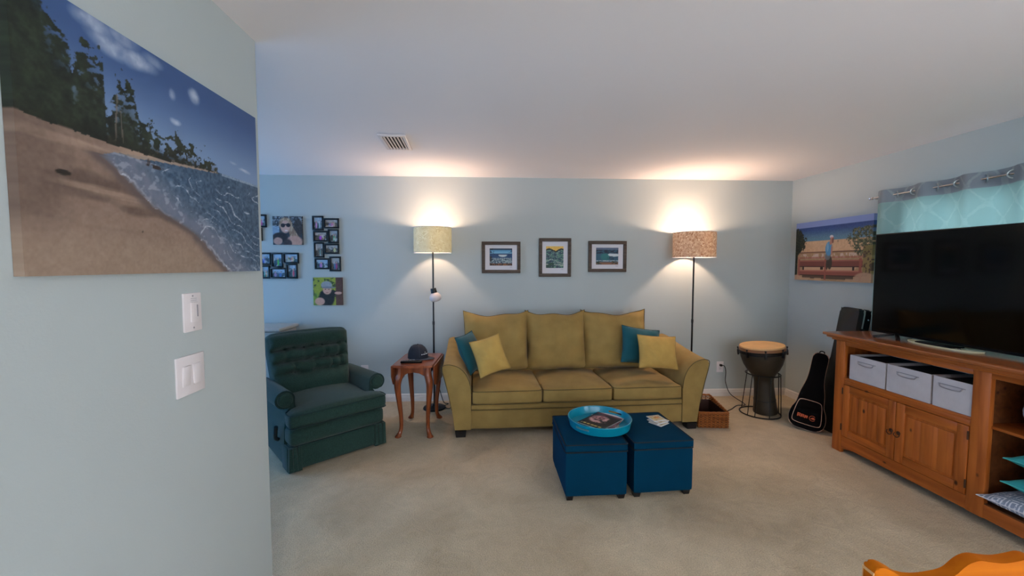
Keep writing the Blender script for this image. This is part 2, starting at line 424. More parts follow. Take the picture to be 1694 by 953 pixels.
# ================================================================ the room shell
bm = BM(); box(bm, ((XO+XR)/2, (YF+YB)/2, -0.05), (XR-XO+0.3, YB-YF+0.3, 0.1)); struct(part('floor', bm, M_carpet, smooth=False))
bm = BM(); box(bm, ((XO+XR)/2, (YF+YB)/2, H+0.05), (XR-XO+0.3, YB-YF+0.3, 0.1)); struct(part('ceiling', bm, M_ceil, smooth=False))
bm = BM(); box(bm, ((XO+XR)/2, YB+0.06, H/2), (XR-XO+0.24, 0.12, H)); struct(part('wall_back', bm, M_wall, smooth=False))
def wall_with_hole(name, axis, pos, thick, a0, a1, h0, h1, z0, z1, m):
    """wall along Y (axis X) or X (axis Y) with one opening"""
    bm = BM()
    def pc(u0, u1, w0, w1):
        c = ((u0+u1)/2, (w0+w1)/2); s = (u1-u0, w1-w0)
        if axis == 'X': box(bm, (pos, c[0], c[1]), (thick, s[0], s[1]))
        else: box(bm, (c[0], pos, c[1]), (s[0], thick, s[1]))
    pc(a0, h0, 0, H); pc(h1, a1, 0, H); pc(h0, h1, 0, z0); pc(h0, h1, z1, H)
    return struct(part(name, bm, m, smooth=False))
WY0, WY1, WZ0, WZ1 = 1.45, 3.2, 1.0, 2.02
wall_with_hole('wall_right', 'X', XR+0.06, 0.12, 0.6, YB, WY0, WY1, WZ0, WZ1, M_wall)
wall_with_hole('wall_right_near', 'X', XR+0.06, 0.12, YF, 0.6, -1.9, 0.1, 0.3, 2.2, M_wall)
wall_with_hole('wall_outer_left', 'X', XO-0.06, 0.12, YF, YB, 2.0, 3.8, 0.7, 2.1, M_wall)
wall_with_hole('wall_front', 'Y', YF-0.06, 0.12, XO, XR, -0.5, 2.7, 0.45, 2.25, M_wall)
# short partition on the left with a rounded end
bm = BM(); r = 0.022; pts = [(XL-0.12, YF), (XL, YF)]
for k in range(7):
    a = k*pi/12; pts.append((XL-r+r*cos(a), YE-r+r*sin(a)))
for k in range(7):
    a = pi/2+k*pi/12; pts.append((XL-0.12+r+r*cos(a), YE-r+r*sin(a)))
prism(bm, pts, 0, H, 'Z'); struct(part('wall_left', bm, M_wall, angle=50))

def window(n, axis, pos, a0, a1, z0, z1, lab):
    root = bpy.data.objects.new(n, None); COL.objects.link(root); root['kind'] = 'structure'
    def pt(u, z, d=0): return (pos+d, u, z) if axis == 'X' else (u, pos+d, z)
    def sz(du, dz, dd): return (dd, du, dz) if axis == 'X' else (du, dd, dz)
    bm = BM(); wf = 0.05
    for (u, z, du, dz) in (((a0+a1)/2, z0+wf/2, a1-a0, wf), ((a0+a1)/2, z1-wf/2, a1-a0, wf), (a0+wf/2, (z0+z1)/2, wf, z1-z0), (a1-wf/2, (z0+z1)/2, wf, z1-z0), ((a0+a1)/2, (z0+z1)/2, wf*0.8, z1-z0)):
        box(bm, pt(u, z), sz(du, dz, 0.05), 0.004)
    part('window_frame', bm, M_trim, root)
    for s in (0, 1):
        u0 = a0+wf if s == 0 else (a0+a1)/2+wf*0.4; u1 = (a0+a1)/2-wf*0.4 if s == 0 else a1-wf
        bm = BM(); box(bm, pt((u0+u1)/2, (z0+z1)/2), sz(u1-u0, z1-z0-2*wf, 0.006)); part('pane', bm, M_glass, root, smooth=False)
window('window_1', 'X', XR+0.07, WY0, WY1, WZ0, WZ1, '')
window('window_2', 'X', XO-0.06, 2.0, 3.8, 0.7, 2.1, '')
window('added_window', 'X', XR+0.06, -1.9, 0.1, 0.3, 2.2, '')  # unseen window added to go with the extra side light
window('window_3', 'Y', YF-0.06, -0.5, 2.7, 0.45, 2.25, '')

# baseboards with a moulded profile
prof = [(0, 0), (0.014, 0), (0.014, 0.050), (0.011, 0.056), (0.011, 0.066), (0.006, 0.078), (0, 0.082)]
bm = BM(); prism(bm, [(YB-d, z) for d, z in prof], XO, XR, 'X'); struct(part('baseboard_back', bm, M_trim, angle=20))
bm = BM(); prism(bm, [(XR-d, z) for d, z in prof], YF, YB-0.014, 'Y'); struct(part('baseboard_right', bm, M_trim, angle=20))
bm = BM(); prism(bm, [(XL+d, z) for d, z in prof], YF, YE-0.02, 'Y'); struct(part('baseboard_left', bm, M_trim, angle=20))

# ================================================================ ceiling vent
t = thing('ceiling_vent', 'white ceiling air vent with angled slats above the left lamp', 'vent', (-0.725, 3.207, H), radians(3))
bm = BM(); VW, VD = 0.20, 0.37
for (cx, cy, sx, sy) in ((0, VD/2-0.014, VW, 0.028), (0, -VD/2+0.014, VW, 0.028), (VW/2-0.014, 0, 0.028, VD-0.056), (-VW/2+0.014, 0, 0.028, VD-0.056)):
    box(bm, (cx, cy, -0.008), (sx, sy, 0.014), 0.003)
part('frame', bm, M_plate, t)
bm = BM(); box(bm, (0, 0, -0.002), (VW-0.05, VD-0.05, 0.002)); part('dark_duct_backing', bm, mat('duct_dark', (26, 22, 18), 0.9), t, smooth=False)
for k in range(6):
    bm = BM(); box(bm, (-0.060+k*0.0245, 0, -0.013), (0.010, VD-0.055, 0.002), rot=(0, radians(-48), 0)); part('slat', bm, M_plate, t, smooth=False)

# ================================================================ wall pictures
def beach_picture(U, V):
    C = np.zeros(U.shape+(3,)); A = 1.42
    n1 = fbm(U*6*A, V*6, 5, 1); n2 = fbm(U*30*A, V*30, 4, 2); n3 = fbm(U*80*A, V*80, 3, 3)
    # sky
    C = mixc(C+np.array([58, 86, 132.]), (118, 144, 178), sst(0.95, 0.56, V))
    cl = 0
    for cx, cy, rx, ry, k in ((0.21, 0.97, 0.075, 0.05, .8), (0.26, 0.93, 0.09, 0.055, .7), (0.34, 0.925, 0.10, 0.045, .75), (0.30, 0.99, .07, .05, .6), (0.596, 0.915, 0.035, 0.05, .8), (0.49, 0.855, .018, .03, .6), (0.50, 0.735, 0.03, 0.018, .8), (0.90, 0.625, 0.05, 0.014, .75), (.82, .645, .03, .01, .4), (.41, .96, .05, .03, .5)):
        cl = np.maximum(cl, k*np.clip(1-((U-cx)/rx)**2-((V-cy+(n1-.5)*0.05)/ry)**2, 0, 1)*(0.45+n2))
    C = mixc(C, (186, 194, 208), np.clip(cl, 0, 0.85))
    # far ocean and near water
    shore = np.interp(V, [0.0, 0.08, 0.194, 0.245, 0.30, 0.365, 0.424, 0.471, 0.50, 0.53], [0.76, 0.68, 0.581, 0.492, 0.389, 0.322, 0.262, 0.205, 0.26, 0.42])+(n2-.5)*0.02
    sea = np.array([58, 84, 108.])+(n3[..., None]-.5)*60*np.array([1, 1, 1.05])
    C = np.where((V < 0.562)[..., None], sea, C)
    C = mixc(C, (150, 168, 186), (V < .562)*(V > .548)*(U > .74)*(0.35+n3*.7))
    shal = sst(0.30, 0.0, U-shore)*(V < 0.50)*(U > shore)*(V < 0.50)
    C = mixc(C, (112, 118, 134), np.clip(shal*1.25, 0, .9)*(0.75+0.45*n2))
    dsh = U-shore
    wob = fbm(U*5*A+2, V*5, 3, 14)
    band = np.abs(((dsh*4.2+V*1.4+wob*1.5) % 0.42)/0.42-.5)*2        # lines of surf running along the shore
    lines = sst(0.86, 0.99, band+(n2-.5)*0.28)*sst(0.40, 0.62, fbm(U*9*A, V*9, 3, 15)+0.06)
    edge = np.exp(-((dsh-.02-(n2-.5)*.03)/0.010)**2)*sst(.4, .6, n1)*(V < .46)
    f = np.clip(lines*0.9+edge*.5, 0, .85)*(V < .50)*(0.4+n3)
    f = np.maximum(f, sst(.60, .72, fbm(U*26*A-V*18, V*40+U*18, 3, 16))*0.35*(V < .5)*sst(.5, .1, dsh))
    # sand
    sand = mixc(np.zeros(U.shape+(3,))+np.array([132, 110, 96.]), (156, 134, 114), sst(0.35, 0.05, V)*0.7)
    sand = mixc(sand, (84, 68, 60), sst(0.42, .60, fbm(U*2.2*A+V*2, V*11, 3, 5))*sst(0.14, 0.26, V)*0.62)
    sand = mixc(sand, (186, 160, 138), np.clip((V > 0.3)*sst(0.62, 0.8, fbm(U*3+V*8, V*26, 3, 9)), 0, 1)*0.5)
    sand = mixc(sand, (88, 72, 64), sst(0.16, 0.04, U)*0.45*sst(.1, .25, V))
    sand = sand+(n3[..., None]-.5)*16+(n2[..., None]-.5)*14
    isand = (U < shore) & (V < 0.562)
    C = np.where(isand[..., None], sand, C)
    C = mixc(C, (92, 80, 78), np.exp(-((U-shore+0.012)/0.03)**2)*(V < 0.48)*0.85)
    strip = ((V > 0.50)+(0.0))*(V < 0.562-0.012*sst(.7, .5, U))*(U < 0.72)*(U > 0.20)*(V > np.interp(U, [0.2, 0.4, 0.74], [0.47, 0.515, 0.556]))
    C = mixc(C, (170, 146, 126), np.clip(strip, 0, 1)*0.85*sst(.20, .34, U))
    C = mixc(C, (196, 202, 214), np.clip(f, 0, .95)*(U > shore))
    C = mixc(C, (28, 26, 22), ell(U, V, 0.104, 0.372, 0.02, 0.010)*.9+ell(U, V, .34, .185, .003, .005)*.6)
    C = mixc(C, (46, 36, 32), ell(U, V, 0.40, 0.487, 0.035, 0.008)*(n2 > .35)+ell(U, V, .375, .50, .006, .016)*.6)
    # trees
    base = poly_y(U, [(0, 0.545), (0.06, .535), (0.11, 0.535), (0.267, 0.53), (0.412, 0.53), (0.596, 0.548), (0.74, 0.556)])
    top = poly_y(U, [(0, 1.1), (0.07, 1.1), (0.078, 0.97), (0.105, 0.93), (0.134, 0.90), (0.142, 0.80), (0.16, .84), (0.174, 0.90), (0.232, 0.84), (0.215, .79), (0.19, 0.755), (0.215, 0.725), (0.245, 0.705), (.262, .72), (0.278, 0.80), (0.30, .815), (0.335, 0.775), (0.345, 0.70), (.36, .715), (0.38, 0.655), (0.41, 0.672), (0.43, 0.63), (0.47, .60), (.50, .655), (0.515, 0.675), (.54, .62), (0.563, 0.645), (.60, .60), (0.649, 0.625), (.68, .60), (0.737, 0.563), (0.75, 0.5)])
    rag = top+(n2-.5)*0.20+(n3-.5)*.06+(n1-.5)*0.06
    dens = (V > base+(n2-.5)*0.015)*(V < rag)*(U < .745)
    hole = (sst(0.52, 0.62, fbm(U*44*A+V*14, V*60-U*20, 3, 11)))*sst(-0.24, -0.02, V-top)*(U > .03)
    leaf = np.array([28, 36, 28.])+(n2[..., None]-.35)*np.array([44, 52, 34.])*0.8+(n3[..., None]-.5)*22
    leaf = mixc(leaf, (78, 74, 56), np.clip((U-.4)*1.2, 0, .5)*n2)
    C = C*(1-(dens*(1-hole))[..., None])+leaf*(dens*(1-hole))[..., None]
    trunk = (np.abs(U-0.262-(V-.56)*.05-(n1-.5)*.01) < 0.003)*(V > .55)*(V < .74)+(np.abs(U-0.285+(V-.56)*.03) < 0.002)*(V > .55)*(V < .68)
    C = mixc(C, (120, 108, 98), np.clip(trunk, 0, 1)*.7)
    sh = sst(.60, .53, V)*(V > base)*(U < .7)
    C = mixc(C, (20, 20, 16), sh*.45)
    return C
def bench_picture(U, V):
    A = 1.48; n1 = fbm(U*7*A, V*7, 4, 21); n2 = fbm(U*34*A, V*34, 3, 22); n3 = fbm(U*70*A, V*70, 2, 23)
    C = np.zeros(U.shape+(3,))+np.array([128, 146, 196.])
    sea = mixc(np.zeros(U.shape+(3,))+np.array([40, 66, 124.]), (96, 132, 150), sst(0.90, 0.68, V))
    C = np.where((V < 0.905)[..., None], sea+(n3[..., None]-.5)*20, C)
    sand = np.array([208, 168, 130.])+(n2[..., None]-.5)*24
    C = np.where((V < 0.665)[..., None], sand, C)
    C = mixc(C, (150, 120, 86), (V < .47)*0.55+(V < .47)*(n2 > .5)*.2)
    stones = (V < .45)*(V > .37)*(sst(.5, .6, fbm(U*60, V*24, 2, 31)))
    C = mixc(C, (212, 190, 178), stones*.8)
    # rails
    C = mixc(C, (110, 72, 52), ((np.abs(V-0.475+(U-.5)*.0) < .012)*(U > .03)*(U < .95))*.85)
    C = mixc(C, (158, 92, 74), (V < .40)*(V > .37)*(U > .04)*(U < .9)*.6)
    def plank(v0, v1, c, u0=.06, u1=.90):
        return (V > v0)*(V < v1)*(U > u0)*(U < u1), c
    for v0, v1, c in ((0.235, 0.335, (122, 66, 56)), (0.320, 0.345, (160, 96, 82)), (0.225, .24, (58, 30, 26)), (0.10, 0.165, (142, 78, 64)), (0.155, 0.175, (178, 112, 94)), (.085, .10, (60, 34, 26))):
        m_, c_ = plank(v0, v1, c); C = mixc(C, c_, m_*0.96)
    C = mixc(C, (206, 166, 132), (V < .225)*(V > .178)*(U > .14)*(U < .85)*(n1 > .3)*.8)
    C = mixc(C, (58, 44, 34), (V < .085)*(V > .03)*(U > .12)*(U < .8)*.75)
    C = mixc(C, (196, 158, 124), (V < .05)*(n1 > .5)*.7)
    for u in (0.055, 0.44, 0.87):
        C = mixc(C, (150, 84, 68), (np.abs(U-u-.008) < .014)*(V < .36)*(V > .02)*.95)
    C = mixc(C, (40, 26, 22), (np.abs(U-.13) < .012)*(V < .235)*(V > .175)+(np.abs(U-.80) < .014)*(V < .235)*(V > .175)+(np.abs(U-.40) < .02)*(V < .225)*(V > .18))
    # bushes
    b1 = (U < 0.155+(n2-.5)*.10-(V-.66)**2*2.2)*(V > .40)*(V < .885+(n2-.5)*.08)+(U < .04)*(V < .5)
    C = mixc(C, (30, 34, 26), np.clip(b1, 0, 1)*.97); C = mixc(C, (74, 72, 44), np.clip(b1, 0, 1)*(n3 > .6)*.7)
    b2 = (U > 0.70+(n2-.5)*.16+np.abs(V-.66)*.5)*(V > .40)*(V < .82+(n1-.5)*.1)*(n2 > .42)
    C = mixc(C, (58, 66, 48), b2*.95); C = mixc(C, (126, 122, 84), b2*(n3 > .58)*.8)
    b3 = (U > .90)*(V < .55)*(V > .1); C = mixc(C, (134, 116, 66), b3*.8*(n2 > .35)); C = mixc(C, (60, 44, 34), b3*(n2 < .42)*.8)
    C = mixc(C, (186, 150, 122), ell(U, V, .93, .06, .12, .09)*.9); C = mixc(C, (186, 150, 122), ell(U, V, .03, .04, .06, .05)*.9)
    # the walker
    C = mixc(C, (58, 50, 40), np.clip(ell(U, V, .505, .30, .030, .11)+ell(U, V, .47, .27, .014, .09), 0, 1)*.95)
    C = mixc(C, (104, 108, 112), ell(U, V, .475, .405, .036, .065)*.95)
    C = mixc(C, (84, 146, 188), ell(U, V, .487, .525, .046, .115)*.98); C = mixc(C, (150, 186, 206), ell(U, V, .470, .55, .014, .07)*.6)
    C = mixc(C, (186, 126, 102), np.clip(ell(U, V, .522, .665, .022, .058)+ell(U, V, .525, .50, .010, .085)+ell(U, V, .508, .615, .014, .03), 0, 1)*.95)
    C = mixc(C, (116, 70, 54), ell(U, V, .535, .655, .012, .045)*.8)
    C = mixc(C, (220, 208, 206), ell(U, V, .516, .718, .024, .026)*.95); C = mixc(C, (196, 110, 100), ell(U, V, .525, .700, .024, .010)*.7)
    C = mixc(C, (150, 120, 96), ell(U, V, .60, .64, .010, .015)*.9)
    return C
def selfie_picture(U, V):
    n1 = fbm(U*8, V*8, 4, 41); n2 = fbm(U*26, V*26, 3, 42)
    C = np.zeros(U.shape+(3,))+np.array([58, 62, 66.]); C = mixc(C, (150, 160, 168), sst(.5, .62, n2)*.8*(V > .55))
    C = mixc(C, (150, 176, 200), (U < .22)*(V > .3)*(V < .65)*.8)
    C = mixc(C, (60, 50, 46), ell(U, V, .86, .6, .16, .3)*.9)
    hair = np.clip(ell(U, V, .44, .72, .22, .24)+((U > .55)*(U < .98-.0*V)*(V < .75)*(U < .62+(.75-V)*.55)*(U > .5+(.75-V)*.18)), 0, 1)
    C = mixc(C, np.array([150, 118, 92.]), hair*.95); C = mixc(C, (198, 172, 142), hair*sst(.5, .7, fbm(U*30-V*10, V*8, 3, 44))*.8)
    C = mixc(C, (204, 160, 142), ell(U, V, .43, .63, .16, .22)*.97); C = mixc(C, (196, 150, 132), ell(U, V, .72, .12, .28, .20)*.9)
    C = mixc(C, (30, 22, 24), np.clip(ell(U, V, .35, .68, .075, .07)+ell(U, V, .53, .69, .075, .07)+(np.abs(V-.71) < .02)*(np.abs(U-.44) < .16), 0, 1)*.97)
    C = mixc(C, (232, 214, 206), ell(U, V, .46, .49, .055, .022)); C = mixc(C, (150, 80, 80), ell(U, V, .46, .465, .055, .012)*.7)
    C = mixc(C, (46, 34, 32), ell(U, V, .24, .26, .26, .17)*.97); C = mixc(C, (190, 146, 130), ell(U, V, .17, .13, .15, .13)*.97)
    C = mixc(C, (58, 44, 44), ell(U, V, .5, .05, .14, .14)*.9)
    return C+(n2[..., None]-.5)*24
def kid_picture(U, V):
    n2 = fbm(U*24, V*24, 3, 52); n1 = fbm(U*9, V*9, 3, 51)
    C = np.zeros(U.shape+(3,))+np.array([148, 160, 58.]); C = mixc(C, (60, 78, 46), (n1 > .60)*.9)
    C = mixc(C, (92, 64, 56), (U > .78-.0*V+(V-.9)*-.25*0)*(U > .62+.16*V)*.97)
    C = mixc(C, (110, 150, 60), ell(U, V, .1, .2, .1, .25)*.6)
    C = mixc(C, (34, 34, 36), np.clip(ell(U, V, .46, .26, .27, .32)+ell(U, V, .66, .45, .14, .10), 0, 1)*.97)
    C = mixc(C, (208, 164, 144), ell(U, V, .48, .55, .15, .16)*.98); C = mixc(C, (206, 160, 142), ell(U, V, .22, .14, .17, .14)*.95)
    C = mixc(C, (206, 160, 142), ell(U, V, .86, .44, .13, .05)*.95)
    C = mixc(C, (150, 156, 164), ell(U, V, .46, .73, .19, .14)*.98*(V > .64)); C = mixc(C, (120, 128, 138), ell(U, V, .52, .64, .24, .035)*.95)
    C = mixc(C, (60, 44, 40), ell(U, V, .42, .575, .025, .014)+ell(U, V, .54, .575, .025, .014)); C = mixc(C, (150, 90, 84), ell(U, V, .48, .46, .05, .014)*.8)
    return C+(n2[..., None]-.5)*20
def small_photo(seed, blue=0.6):
    def f(U, V):
        n1 = fbm(U*3+seed*3.1, V*3+seed, 3, 60+seed); n2 = fbm(U*9+seed, V*9, 3, 70+seed)
        rs = np.random.RandomState(seed)
        sky = np.array([150, 180, 205.])*blue+np.array([170, 160, 150.])*(1-blue)
        gnd = np.array([60, 96, 112.])*blue+np.array([120, 100, 80.])*(1-blue)
        C = mixc(np.zeros(U.shape+(3,))+gnd, sky, sst(.45, .6, V+(n1-.5)*.4))
        C = mixc(C, (50, 58, 66), (n2 > .58)*.7*(V < .75))
        for _ in range(1+rs.randint(3)):
            cx = rs.uniform(.25, .75); C = mixc(C, rs.randint(60, 210, 3), ell(U, V, cx, .3, .10, .28)*.9); C = mixc(C, (200, 160, 140), ell(U, V, cx, .62, .06, .09)*.9)
        C = mixc(C, (212, 218, 224), sst(.62, .7, n1)*.6)
        return C
    return f
def wave_a(U, V):
    n2 = fbm(U*26, V*20, 3, 81); n3 = fbm(U*50, V*30, 2, 82)
    C = mixc(np.zeros(U.shape+(3,))+np.array([60, 130, 176.]), (120, 176, 206), sst(1, .7, V))
    C = mixc(C, (20, 40, 60), (V > .90)*.9+(V > .72)*(n2 > .52)*.8*((U < .22)+(U > .8)))
    C = mixc(C, (14, 50, 92), (V < .70)*.95); C = mixc(C, (40, 84, 120), (V < .66)*(n2 > .5)*.8)
    C = mixc(C, (196, 206, 206), ell(U, V, .58, .62, .19, .12)*(V < .64)*.97)
    C = mixc(C, (34, 64, 84), (V < .42)*.9); C = mixc(C, (176, 190, 190), (V < .45)*(V > .14)*(n3 > .47)*.85)
    C = mixc(C, (150, 96, 58), (V < .13)*.9); C = mixc(C, (40, 34, 30), (V < .12)*(n2 > .5)*.9+(U < .10)*(V < .55)*(n2 > .4)*.8)
    return C
def wave_b(U, V):
    n2 = fbm(U*12, V*30, 3, 91); n3 = fbm(U*40, V*50, 2, 92)
    C = np.zeros(U.shape+(3,))+np.array([18, 70, 84.])
    C = mixc(C, (110, 150, 120), sst(.52, .62, n2)*.8); C = mixc(C, (12, 34, 60), sst(.45, .35, n2)*.8)
    C = mixc(C, (190, 200, 180), (n3 > .66)*.6+np.exp(-((V-.30-.08*np.sin(U*5))/.02)**2)*.7+np.exp(-((V-.18+.05*U)/.02)**2)*.7)
    C = mixc(C, (20, 60, 40), (V < .25)*(U < .45)*(n2 > .4)*.9)
    top = .84+.05*np.sin(U*9)-.05*(U > .5)*(1-U)
    C = mixc(C, (22, 30, 28), (V > top-.05)*(V < top+.02+(n3-.5)*.05)*.95); C = mixc(C, (222, 170, 70), (V >= top+.02+(n3-.5)*.05)*.97)
    C = mixc(C, (240, 210, 110), (V > top+.03)*(n3 > .5)*.6)
    return C
def wave_c(U, V):
    n2 = fbm(U*14, V*26, 3, 101); n3 = fbm(U*40, V*40, 2, 102)
    C = np.zeros(U.shape+(3,))+np.array([40, 84, 104.]); C = mixc(C, (20, 32, 54), (V > .66)*(n2 > .38)*.9); C = mixc(C, (92, 104, 130), (V > .88)*.8)
    C = mixc(C, (34, 110, 112), ell(U, V, .42, .46, .22, .22)*.9)
    C = mixc(C, (206, 212, 212), np.clip(ell(U, V, .82, .56, .26, .09)+ell(U, V, .66, .60, .12, .06)+np.exp(-((V-.22)/.03)**2)*(n3 > .35), 0, 1)*.92)
    C = mixc(C, (10, 40, 60), (V < .50)*(V > .30)*(U > .5)*(n2 > .5)*.6)
    C = mixc(C, (140, 88, 58), (V < .15)*.9); C = mixc(C, (36, 50, 34), (V < .22)*(n2 > .52)*.9*((U < .25)+(U > .7)))
    return C

# big canvas on the partition
t = thing('beach_canvas', 'very large stretched canvas print of a tree-lined sandy beach, on the near left wall', 'canvas print', (XL+0.0, 0.900, 1.468), radians(90))
# local x -> world +Y, local -y -> world +X
print_grid('printed_canvas', 0.870, 0.634, 330, 230, beach_picture, M_print, t, depth=0.022, y0=-0.023)
bm = BM(); box(bm, (0.435, -0.008, 0.317), (0.85, 0.014, 0.612)); part('stretcher_frame', bm, M_endgrain, t, smooth=False)
# right wall canvas: local x -> world -Y, faces -X
t = thing('bench_canvas', 'canvas print of a person walking past wooden benches by the sea, right wall', 'canvas print', (XR, 4.313, 1.337), radians(-90))
print_grid('printed_canvas', 0.903, 0.613, 200, 140, bench_picture, M_print, t, depth=0.034, y0=-0.035)
bm = BM(); box(bm, (0.4515, -0.010, 0.3065), (0.885, 0.018, 0.595)); part('stretcher_frame', bm, M_endgrain, t, smooth=False)
for nm, lab, x0, z0, w_, h_, fn in (('portrait_canvas', 'square canvas print of a smiling woman in sunglasses', -2.290, 1.708, 0.303, 0.299, selfie_picture),
                                   ('portrait_canvas', 'square canvas print of a child in a grey cap on lime green', -1.890, 1.065, 0.303, 0.297, kid_picture)):
    t = thing(nm, lab, 'canvas print', (x0, YB, z0))
    print_grid('printed_canvas', w_, h_, 70, 70, fn, M_print, t, depth=0.022, y0=-0.024)
    bm = BM(); box(bm, (w_/2, -0.006, h_/2), (w_-.02, 0.010, h_-.02)); part('stretcher_frame', bm, M_endgrain, t, smooth=False)
def frame_ring(bm, x0, z0, w_, h_, fwid, depth, y=0.0, bev=0.003):
    for (cx, cz, sx, sz) in ((x0+w_/2, z0+fwid/2, w_, fwid), (x0+w_/2, z0+h_-fwid/2, w_, fwid), (x0+fwid/2, z0+h_/2, fwid, h_-2*fwid), (x0+w_-fwid/2, z0+h_/2, fwid, h_-2*fwid)):
        box(bm, (cx, y-depth/2, cz), (sx, depth, sz), bev)
for lab, x0, z0, w_, h_, fn in (('grey-brown framed seascape print with a round white wave, left of the three above the sofa', -0.097, 1.407, 0.421, 0.343, wave_a),
                               ('tall grey-brown framed print of a green sea under a yellow sky', 0.527, 1.367, 0.354, 0.422, wave_b),
                               ('grey-brown framed seascape print with a breaking teal wave, right of the three above the sofa', 1.074, 1.419, 0.425, 0.342, wave_c)):
    t = thing('picture_frame', lab, 'picture', (x0, YB-0.001, z0), 0, 'framed sea prints above the sofa')
    bm = BM(); frame_ring(bm, 0, 0, w_, h_, 0.036, 0.028, 0, 0.004); part('frame', bm, M_frame, t)
    bm = BM(); box(bm, (w_/2, -0.008, h_/2), (w_-.06, 0.008, h_-.06)); part('mount', bm, M_mat, t, smooth=False)
    mx_, mz = (0.085, 0.078) if w_ > h_ else (0.078, 0.092)
    pw, ph = w_-2*mx_-.005, h_-2*mz
    g = print_grid('art_print', pw, ph, 60, 60, fn, M_print, t); g.location = (mx_, -0.0128, mz+.004)
    bm = BM(); sx = mx_+pw-.03
    tube(bm, [(sx+k*.0035, -0.0128, mz-.012+.003*sin(k*2.1)) for k in range(9)], 0.0009, 4); part('signature', bm, M_slot, t)

def collage(lab, ox, oz, cells, grp, seed0, blue):
    t = thing('collage_frame', lab, 'picture frame', (ox, YB-0.001, oz), 0, grp)
    for k, (x0, z0, w_, h_) in enumerate(cells):
        bm = BM(); frame_ring(bm, x0, z0, w_, h_, 0.014, 0.020+0.003*(k % 2), 0, 0.002); box(bm, (x0+w_/2, -0.004, z0+h_/2), (w_-.02, 0.006, h_-.02))
        fo = part('frame_opening', bm, M_fblack, t)
        g = print_grid('photo', w_-.034, h_-.034, 18, 18, small_photo(seed0+k, blue[k % len(blue)]), M_print, fo); g.location = (x0+.017, -0.0085, z0+.017)
M_fblack = mat('black_frame_plastic', (14, 13, 15), 0.4)
collage('tall black collage frame with eight small photos, beside the smiling woman canvas', -1.886, 1.427,
        [(0.0, .435, .115, .152), (.118, .455, .158, .108), (.006, .315, .150, .115), (.160, .300, .112, .148), (.010, .145, .105, .165), (.120, .185, .153, .110), (.014, .022, .152, .118), (.170, .0, .117, .158)],
        'black collage frames', 3, [.7, .2, .1, .5, .2, .2, .9, .4])
collage('wide black collage frame of blue photos below the smiling woman canvas', -2.56, 1.350,
        [(.0, .155, .11, .12), (.115, .145, .125, .13), (.243, .115, .118, .160), (.365, .160, .160, .115), (.02, .0, .105, .150), (.128, .0, .095, .140), (.226, .0, .165, .115), (.393, .0, .115, .160)],
        'black collage frames', 15, [.9, .8, 1.0])
collage('black collage frame mostly hidden by the near left wall, at its edge', -2.78, 1.72,
        [(.10, .17, .16, .115), (.265, .17, .158, .135), (.16, .0, .11, .165), (.275, .03, .10, .135)], 'black collage frames', 30, [.6])

# ================================================================ switches and outlets
t = thing('light_switch', 'single white dimmer plate on the near left wall, above the double plate', 'switch', (XL, 1.397, 1.336), radians(90), 'white wall plates')
bm = BM(); box(bm, (0, -0.003, 0), (0.080, 0.007, 0.128), 0.0025); part('plate', bm, M_plate, t)
bm = BM(); box(bm, (0.004, -0.008, 0), (0.034, 0.005, 0.066), 0.0015); s_ = part('rocker', bm, M_plate, t)
bm = BM(); box(bm, (0.014, -0.0105, 0.004), (0.005, 0.002, 0.040)); part('slider_slot', bm, M_cotton, s_, smooth=False)
bm = BM()
for z in (0.045, 0.039, 0.033): box(bm, (0.004, -0.0068, z), (0.026, 0.0012, 0.0012))
part('heat_vent_lines', bm, M_cotton, t, smooth=False)
for z in (-0.052, 0.054):
    bm = BM(); lathe(bm, [(0, 0.0015), (0.003, 0.001), (0.0032, 0)], 10); part('screw', bm, M_cotton, t, loc=(0, -0.0065, z), rot=(radians(90), 0, 0))
t = thing('light_switch', 'double white rocker switch plate on the near left wall, below the dimmer', 'switch', (XL, 1.377, 1.131), radians(90), 'white wall plates')
bm = BM(); box(bm, (0, -0.003, 0), (0.124, 0.007, 0.130), 0.0025); part('plate', bm, M_plate, t)
for s in (-1, 1):
    bm = BM(); box(bm, (s*0.023, -0.008, 0), (0.034, 0.006, 0.067), 0.002, rot=(radians(4 if s < 0 else -3), 0, 0)); part('rocker', bm, M_plate, t)
def outlet(x, z, lab, plug):
    t = thing('wall_outlet', lab, 'outlet', (x, YB, z), 0, 'white power outlets')
    bm = BM(); box(bm, (0, -0.003, 0), (0.078, 0.006, 0.122), 0.002); part('plate', bm, M_plate, t)
    for s in (-1, 1):
        bm = BM(); box(bm, (0, -0.0065, s*0.021), (0.034, 0.003, 0.030), 0.001); f = part('socket', bm, M_plate, t)
        bm = BM()
        for k in (-1, 1): box(bm, (k*0.006, -0.0082, s*0.021+.003), (0.002, 0.001, 0.009))
        box(bm, (0, -0.0082, s*0.021-.009), (0.004, 0.001, 0.004)); part('slot', bm, M_slot, f, smooth=False)
outlet(-1.374, 0.345, 'white wall outlet low on the back wall beside the green recliner', False)
outlet(2.61, 0.338, 'white wall outlet low on the back wall between sofa and drum, cord plugged in', True)
t = thing('power_cord', 'black power cord plugged into the outlet and running along the floor beside the wicker basket', 'cord', (2.61, YB, 0.36))
bm = BM(); box(bm, (0, -0.022, 0), (0.024, 0.028, 0.024), 0.004); part('plug', bm, M_cord, t)
bm = BM(); tube(bm, smooth_path([(0, -0.03, 0), (0.018, -0.06, 0.0), (0.03, -0.07, -0.06), (0.028, -0.075, -0.18), (0.06, -0.12, -0.30), (0.115, -0.27, -0.352), (0.09, -0.33, -0.354), (.0, -.34, -.354), (-0.12, -0.44, -0.354), (-0.22, -0.50, -0.354), (-0.30, -0.50, -0.354)], 8), 0.0045, 6); part('cable', bm, M_cord, t)

